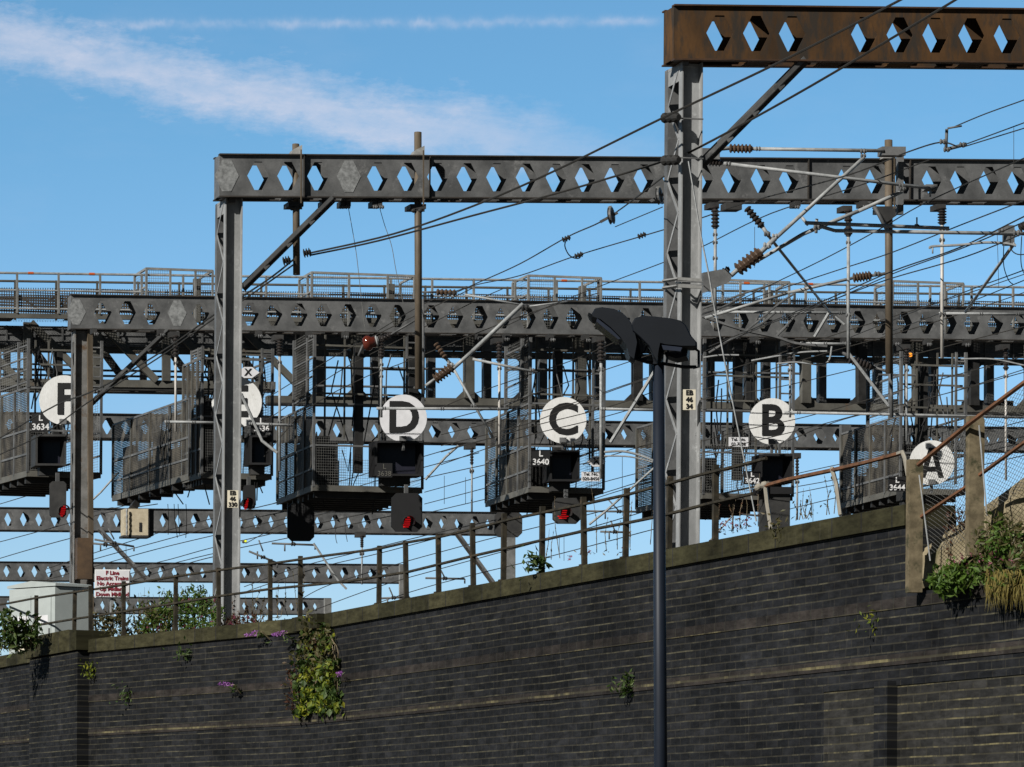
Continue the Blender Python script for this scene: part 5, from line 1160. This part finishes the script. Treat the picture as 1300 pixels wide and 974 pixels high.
# ---------------------------------------------------------------- relay cabinet
Dk = 74.0
rc = thing('relay_cabinet', 'pale grey green metal equipment cabinet behind the railing at far left', 'cabinet', pz(70, Dk, BED))
A = P(70,742,Dk); Lf = P(12,746,Dk+.9); Rt = P(113,744,Dk+.35); A.z = Lf.z = Rt.z = P(70,745,Dk).z
hh = A.z-BED; e1 = Lf-A; e2 = Rt-A
MB().prism([A,Lf,Lf+e2,Rt], Z*-hh).build('body', CAB, rc)
c0 = (A+Lf+Rt+Lf+e2)/4 + Z*.0
rf = [c0+(p-c0)*1.06 for p in (A,Lf,Lf+e2,Rt)]; mb = MB()
mid = (rf[0]+rf[2])/2; mb.add([p+Z*.02 for p in rf]+[p+Z*.07 for p in rf]+[(rf[0]+rf[1])/2+Z*.15, (rf[2]+rf[3])/2+Z*.15], [(3,2,1,0),(0,1,5,8,4),(1,2,6,5),(2,3,7,9,6),(3,0,4,7),(4,8,9,7),(8,5,6,9)]); mb.build('roof', CAB, rc)
n_ = Vector((e1.y,-e1.x,0)).normalized(); n_ = n_ if n_.dot(-A) > 0 else -n_
for s0 in (.08,.52):
    d_ = MB().block(A+e1*s0-Z*(hh*.92)+n_*.012, e1*.40, n_*-.01, Z*hh*.84).build('door', CAB, rc)
    for z_ in (.62,.3): MB().block(A+e1*(s0+.06)-Z*(hh*(1-z_))+n_*.016, e1*.22, n_*-.006, Z*.16).build('louvre', WHITED if z_ > .5 else CREAM, d_)
    MB().block(A+e1*(s0+.02)-Z*hh*.5+n_*.05, e1*.012, n_*-.04, Z*.12).build('handle', TUBE, d_)
# ---------------------------------------------------------------- plants
def leafmat(name, cols, trans=.35):
    M, nt, B = mat(name); L = nt.links.new
    g = N(nt, 'ShaderNodeNewGeometry'); n = N(nt, 'ShaderNodeTexNoise', Scale=9.0, Detail=2.0); L(g.outputs['Position'], n.inputs['Vector'])
    ad = N(nt, 'ShaderNodeMath', operation='ADD'); mu = N(nt, 'ShaderNodeMath', operation='MULTIPLY'); mu.inputs[1].default_value = .55
    L(g.outputs['Random Per Island'], mu.inputs[0]); L(mu.outputs[0], ad.inputs[0]); sb = N(nt, 'ShaderNodeMath', operation='SUBTRACT'); L(n.outputs['Fac'], sb.inputs[0]); sb.inputs[1].default_value = .27; L(sb.outputs[0], ad.inputs[1])
    r = N(nt, 'ShaderNodeValToRGB'); e = r.color_ramp.elements
    while len(e) < len(cols): e.new(.5)
    for i, c in enumerate(cols): e[i].position = .1+.8*i/(len(cols)-1); e[i].color = (*c,1)
    L(ad.outputs[0], r.inputs[0]); L(r.outputs[0], B.inputs['Base Color']); B.inputs['Roughness'].default_value = .55
    tr = N(nt, 'ShaderNodeBsdfTranslucent'); L(r.outputs[0], tr.inputs['Color']); mx = N(nt, 'ShaderNodeMixShader'); mx.inputs[0].default_value = trans
    L(B.outputs[0], mx.inputs[1]); L(tr.outputs[0], mx.inputs[2]); L(mx.outputs[0], nt.nodes['Material Output'].inputs['Surface']); return M
LG = leafmat('leaf_green', [(.025,.05,.01),(.055,.10,.018),(.10,.14,.03)])
LY = leafmat('leaf_yellow_green', [(.06,.11,.01),(.18,.23,.02),(.38,.36,.03)], .4)
LO = leafmat('leaf_olive', [(.05,.055,.015),(.10,.095,.03),(.15,.11,.05)])
LB = leafmat('leaf_green_sunlit', [(.04,.08,.012),(.09,.17,.02),(.15,.20,.04)])  # brighter copy of the green leaf, sunlight put into its colour
LR = leafmat('leaf_reddish', [(.07,.03,.02),(.12,.05,.03),(.10,.09,.03)])
LDRY = leafmat('dry_stems', [(.10,.08,.045),(.18,.14,.08),(.22,.17,.11)], .1)
FLP = leafmat('purple_flower', [(.28,.08,.36),(.42,.15,.50),(.5,.22,.55)], .3)
FLR = leafmat('pink_flower', [(.22,.04,.08),(.32,.07,.13),(.34,.10,.16)], .3)
rnd = random.Random(5)
def rv(s=1.0):
    while True:
        v = Vector((rnd.uniform(-1,1),rnd.uniform(-1,1),rnd.uniform(-1,1)))
        if .05 < v.length < 1: return v.normalized()*s
def leaf(mb, c, s, up=None, asp=.45):
    d = (rv()+Vector((0,0,.3 if up is None else up))).normalized(); a = d.cross(rv()).normalized(); nn = d.cross(a)
    mb.add([c-d*s*.5, c+a*s*asp*.5+nn*s*.08, c+d*s*.5, c-a*s*asp*.5+nn*s*.08], [(0,1,2),(0,2,3)])
def inpoly(x, y, poly):
    r = False; j = len(poly)-1
    for i in range(len(poly)):
        xi, yi = poly[i]; xj, yj = poly[j]
        if (yi > y) != (yj > y) and x < (xj-xi)*(y-yi)/(yj-yi)+xi: r = not r
        j = i
    return r
def clumps(mb, poly, D, n, s, dep=.5, k=9, spread=.16, back=True, asp=.45):
    """leaf clumps filling an outlined patch, with depth"""
    x0 = min(p[0] for p in poly); x1 = max(p[0] for p in poly); y0 = min(p[1] for p in poly); y1 = max(p[1] for p in poly)
    i = 0; t = 0
    while i < n and t < n*30:
        t += 1; x = rnd.uniform(x0,x1); y = rnd.uniform(y0,y1)
        if not inpoly(x, y, poly): continue
        DD = (D(x) if callable(D) else D)+rnd.uniform(-dep,dep*(1 if back else 0)); c = P(x, y, DD); i += 1
        for _ in range(k): leaf(mb, c+rv(spread*rnd.random()), s*rnd.uniform(.6,1.3), asp=asp)
def stems(mb, pts, D, hmin, hmax, n, lf=None, ls=.1, lean=.2, r=.006, leafn=8):
    for _ in range(n):
        (xa, ya), (xb, yb) = pts; t = rnd.random(); x = xa+(xb-xa)*t; y = ya+(yb-ya)*t; DD = (D(x) if callable(D) else D)+rnd.uniform(0,.4)
        b = P(x, y, DD); h = rnd.uniform(hmin,hmax); l = Vector((rnd.uniform(-lean,lean)*h, rnd.uniform(-.1,.1), h)); m1 = b+l*.5+Vector((rnd.uniform(-.05,.05),0,0))
        mb.tube([b, m1, b+l], [r, r*.8, r*.3], 4)
        if lf is not None:
            for q in range(leafn):
                u = rnd.uniform(.15,1); leaf(lf, b.lerp(m1, u*2) if u < .5 else m1.lerp(b+l, u*2-1), ls*rnd.uniform(.6,1.2), up=.8)
wd = lambda x: wallD(x)
# climber on the wall
cp = thing('climbing_plant', 'yellow green climbing plant spilling over the coping down the brick wall', 'plant', wp(402,884))
a = MB(); clumps(a, [(372,884),(376,866),(388,852),(392,838),(404,845),(416,842),(427,855),(430,884),(428,905),(374,905)], lambda x: wd(x)-.35, 48, .12, .14, k=7, asp=.7); clumps(a, [(384,800),(392,783),(402,784),(407,800),(420,805),(421,840),(386,845)], lambda x: wd(x)-.36, 14, .10, .14, k=4, asp=.7); a.build('yellow_leaves', LY, cp)
a = MB(); clumps(a, [(380,850),(378,830),(388,808),(384,790),(392,781),(404,784),(409,800),(424,805),(423,830),(428,850)], lambda x: wd(x)-.32, 60, .11, .16, k=6, asp=.6); a.build('olive_leaves', LO, cp)
a = MB(); clumps(a, [(384,835),(390,810),(400,800),(410,830)], lambda x: wd(x)-.4, 6, .07, .1, k=4, asp=.6); a.build('red_leaves', LR, cp)
a = MB(); clumps(a, [(374,905),(376,850),(386,815),(384,785),(408,788),(422,812),(428,860),(430,905)], lambda x: wd(x)-.18, 120, .13, .10, k=8, asp=.7); a.build('green_leaves', LG, cp)
a = MB()
for _ in range(16):
    x = rnd.uniform(378,426); q = [(x,905),(x+rnd.uniform(-6,6),860),(x+rnd.uniform(-12,8),820),(395+rnd.uniform(-8,14),788)]
    a.tube([P(u_,v_,wd(u_)-.12) for u_,v_ in smooth(q,4)], .009, 4)
a.build('stems', LDRY, cp)
a = MB(); clumps(a, [(364,905),(362,850),(370,835),(378,850),(374,905)], lambda x: wd(x)-.2, 22, .09, .08, k=5); a.build('dry_leaves', LR, cp)
def buddleia(lab, x, y, flow, size=1.0):
    t = thing('buddleia_sprig', lab, 'plant', wp(x,y), 'small flowering sprigs on the brick wall')
    s = MB(); l = MB(); f = MB()
    for fx, fy in flow:
        a0 = P(x,y,wd(x)-.05); b0 = P(fx,fy,wd(fx)-.45); m_ = a0.lerp(b0,.5)+Vector((0,-.1,.08)); s.tube([a0,m_,b0], [.012,.008,.005], 4)
        for q in range(14): leaf(l, a0.lerp(b0, rnd.random())+rv(.06), .14*size, asp=.3)
        d = (b0-m_).normalized()
        for q in range(60): u = rnd.random(); leaf(f, b0+d*(.30*u-.05)+rv(.05*(1-u*.6)), .05)
    s.build('stem', LDRY, t); l.build('leaves', LG, t); f.build('flower', FLP, t)
buddleia('purple flowered sprig just under the coping left of the climbing plant', 343,812, [(323,804)])
buddleia('small purple flowered sprig close beside the top of the climbing plant', 372,815, [(360,804)])
buddleia('purple flowered sprig low on the brick wall at left', 306,882, [(291,869)])
buddleia('purple sprig at the lower right side of the climbing plant', 424,872, [(430,856)])
def tuft(lab, x, y, n=14, s=.1, M_=LG, D=None):
    t = MB(); 
    for _ in range(n):
        for q in range(5): leaf(t, P(x,y,(D or wd(x))-.12)+Vector((rnd.gauss(0,.10),rnd.gauss(0,.05),rnd.gauss(0,.09)))+rv(.04), s, asp=.4)
    single(t, 'wall_tuft', M_, lab, 'plant', 'small tufts of weed on the brick wall', base=P(x,y,wd(x)))
tuft('green fern tuft below the coping between the wide pier and the climber', 236,828, 12)
tuft('yellow green tuft by the right side of the wide pier', 115,852, 16, M_=LY)
tuft('small green tuft low on the wall left of centre', 160,884, 10)
tuft('small green tuft on the wall left of the lamp post near the bottom', 797,868, 22)
tuft('tiny tuft in the brickwork between lamp post and right corner', 1105,792, 6, .07, LY)
tuft('leafy tuft on the coping left of the C signal head', 680,714, 14, .14, LG)
tuft('low olive tuft on the coping right of the nearest mast', 985,668, 10, .08, LO)
# leafy shrub in front of the cabinet
sh = thing('leafy_shrub', 'leafy green shrub against the pale cabinet at far left', 'plant', P(25,822,70.5))
a = MB(); s = MB()
for _ in range(16):
    x = rnd.uniform(2,46); b0 = P(x,824,70.4+rnd.uniform(0,.5)); tp_ = P(x+rnd.uniform(-6,6), rnd.uniform(775,800), 70.3); s.tube([b0, b0.lerp(tp_,.5)+rv(.03), tp_], [.012,.01,.004], 4)
    for q in range(22): leaf(a, b0.lerp(tp_, rnd.uniform(.1,1))+rv(.13), .22, asp=.32, up=-.2)
a.build('leaves', LG, sh); s.build('stem', LDRY, sh)
a = MB(); clumps(a, [(-20,830),(-20,785),(0,778),(8,800),(46,806),(46,830)], 70.8, 40, .16, .3, k=6, asp=.35); a.build('leaves', leafmat('leaf_pale',[(.06,.09,.03),(.12,.16,.05),(.2,.24,.1)]), sh)
# weeds growing on the bed behind the coping
def weedbed(lab, poly, D, n, s, M_, st, flowers=0, hm=(.3,.9), k=7):
    t = thing('weed_clump', lab, 'plant', P(st[0][0], st[0][1], D(st[0][0])), 'weeds behind the wall coping')
    a = MB(); clumps(a, poly, D, n, s, .4, k=k, asp=.32, spread=.13); 
    s_ = MB(); stems(s_, st, D, hm[0], hm[1], max(10,n//4), a, s*.8); a.build('leaves', M_, t); s_.build('stem', LDRY, t)
    if flowers:
        f = MB(); clumps(f, poly, lambda x: D(x)-.35, flowers, .05, .1, k=9, spread=.06); f.build('flower', FLR, t)
bd = lambda x: wd(x)+.9
weedbed('olive weeds right of the maroon lettered sign', [(118,806),(120,780),(135,785),(150,775),(165,790),(190,770),(215,775),(225,800),(220,806)], bd, 110, .13, LO, ((118,806),(222,803)))
weedbed('tall bushy weeds with reddish tips left of the second mast', [(172,805),(176,785),(190,775),(205,768),(212,752),(226,758),(240,745),(262,752),(278,762),(282,795),(230,806)], bd, 230, .12, LB, ((180,805),(280,798)), 22)
weedbed('dry reddish weeds at the foot of the second mast', [(282,798),(286,780),(300,784),(316,778),(330,785),(342,790)], bd, 30, .10, LR, ((284,796),(345,788)), 6, (.2,.6))
weedbed('sparse dry weed stalks right of the second mast', [(320,792),(330,775),(345,784),(380,782)], bd, 10, .09, LO, ((320,790),(380,780)), 0, (.3,.8), 4)
weedbed('sparse dry stalks by the railing below the C signal head', [(700,712),(720,700),(790,692),(800,700)], bd, 8, .06, LDRY, ((690,712),(835,690)), 3, (.3,1.0), 3)
weedbed('thin pink flowered stalks below the B cage', [(900,678),(915,664),(958,656),(960,668)], bd, 10, .07, LR, ((895,682),(965,668)), 6, (.3,.8), 4)
weedbed('few thin stalks between the pale bent posts', [(1010,660),(1030,645),(1050,650),(1050,655)], bd, 4, .06, LO, ((1005,662),(1060,652)), 0, (.2,.5), 3)
# bank planting at far right
bk = lambda x: yb_(x)
def yb_(x): return wallD(x)-.15
t = thing('bramble_bush', 'dark green bush with pink flowers below the stair parapet at far right', 'plant', P(1240,745,40.4))
a = MB(); clumps(a, [(1176,748),(1178,736),(1200,722),(1222,716),(1236,706),(1240,690),(1256,668),(1268,664),(1286,672),(1310,676),(1420,640),(1420,740),(1300,748),(1258,752),(1220,740)], yb_, 260, .11, .3, k=9, asp=.4); a.build('leaves', LB, t)
a = MB(); clumps(a, [(1240,705),(1250,672),(1268,662),(1300,668),(1420,640),(1420,740),(1300,746),(1262,750),(1250,725)], lambda x: yb_(x)-.1, 150, .10, .25, k=9, asp=.35); a.build('dry_leaves', LO, t)
a = MB(); clumps(a, [(1180,746),(1196,728),(1216,722),(1226,736),(1205,745)], lambda x: yb_(x)-.2, 60, .12, .2, k=8, asp=.4); a.build('leaves', LB, t)
a = MB(); clumps(a, [(1178,728),(1200,716),(1240,690),(1262,690),(1300,720),(1260,735)], lambda x: yb_(x)-.35, 26, .035, .1, k=4, spread=.06); a.build('flower', FLR, t)
a = MB(); stems(a, ((1230,700),(1300,690)), yb_, .2, .5, 30); a.build('stem', LDRY, t)
t = thing('hanging_grass', 'dry straw coloured grass hanging at the right edge over the wall', 'plant', P(1290,750,39.6))
a = MB()
for _ in range(900):
    x = rnd.uniform(1252,1400); y = rnd.uniform(722,752); c = P(x,y,yb_(x)-.25+rnd.uniform(-.1,.2)); d = Vector((rnd.uniform(-.06,.06),rnd.uniform(-.1,.02),-rnd.uniform(.08,.28)))
    sd_ = Vector((.008,0,0)); a.add([c-sd_, c+sd_, c+d*.6+Vector((0,-.02,0)), c+d], [(0,1,2),(0,2,3)])
a.build('blades', leafmat('straw_grass',[(.10,.08,.02),(.22,.17,.04),(.30,.26,.08)]), t)
t = thing('creeper', 'thin reddish creeper with leaves growing through the wire mesh between the concrete posts', 'plant', P(1210,700,41))
a = MB(); s = MB()
for _ in range(9):
    x = rnd.uniform(1200,1228); q = [(x,705),(x-rnd.uniform(0,8),675),(x-rnd.uniform(-6,14),rnd.uniform(640,655))]; pp = [P(u_,v_,41.2) for u_,v_ in smooth(q,4)]; s.tube(pp, .005, 4)
    for q in range(10): leaf(a, pp[rnd.randrange(len(pp))]+rv(.05), .07)
a.build('leaves', LR, t); s.build('stem', LDRY, t)
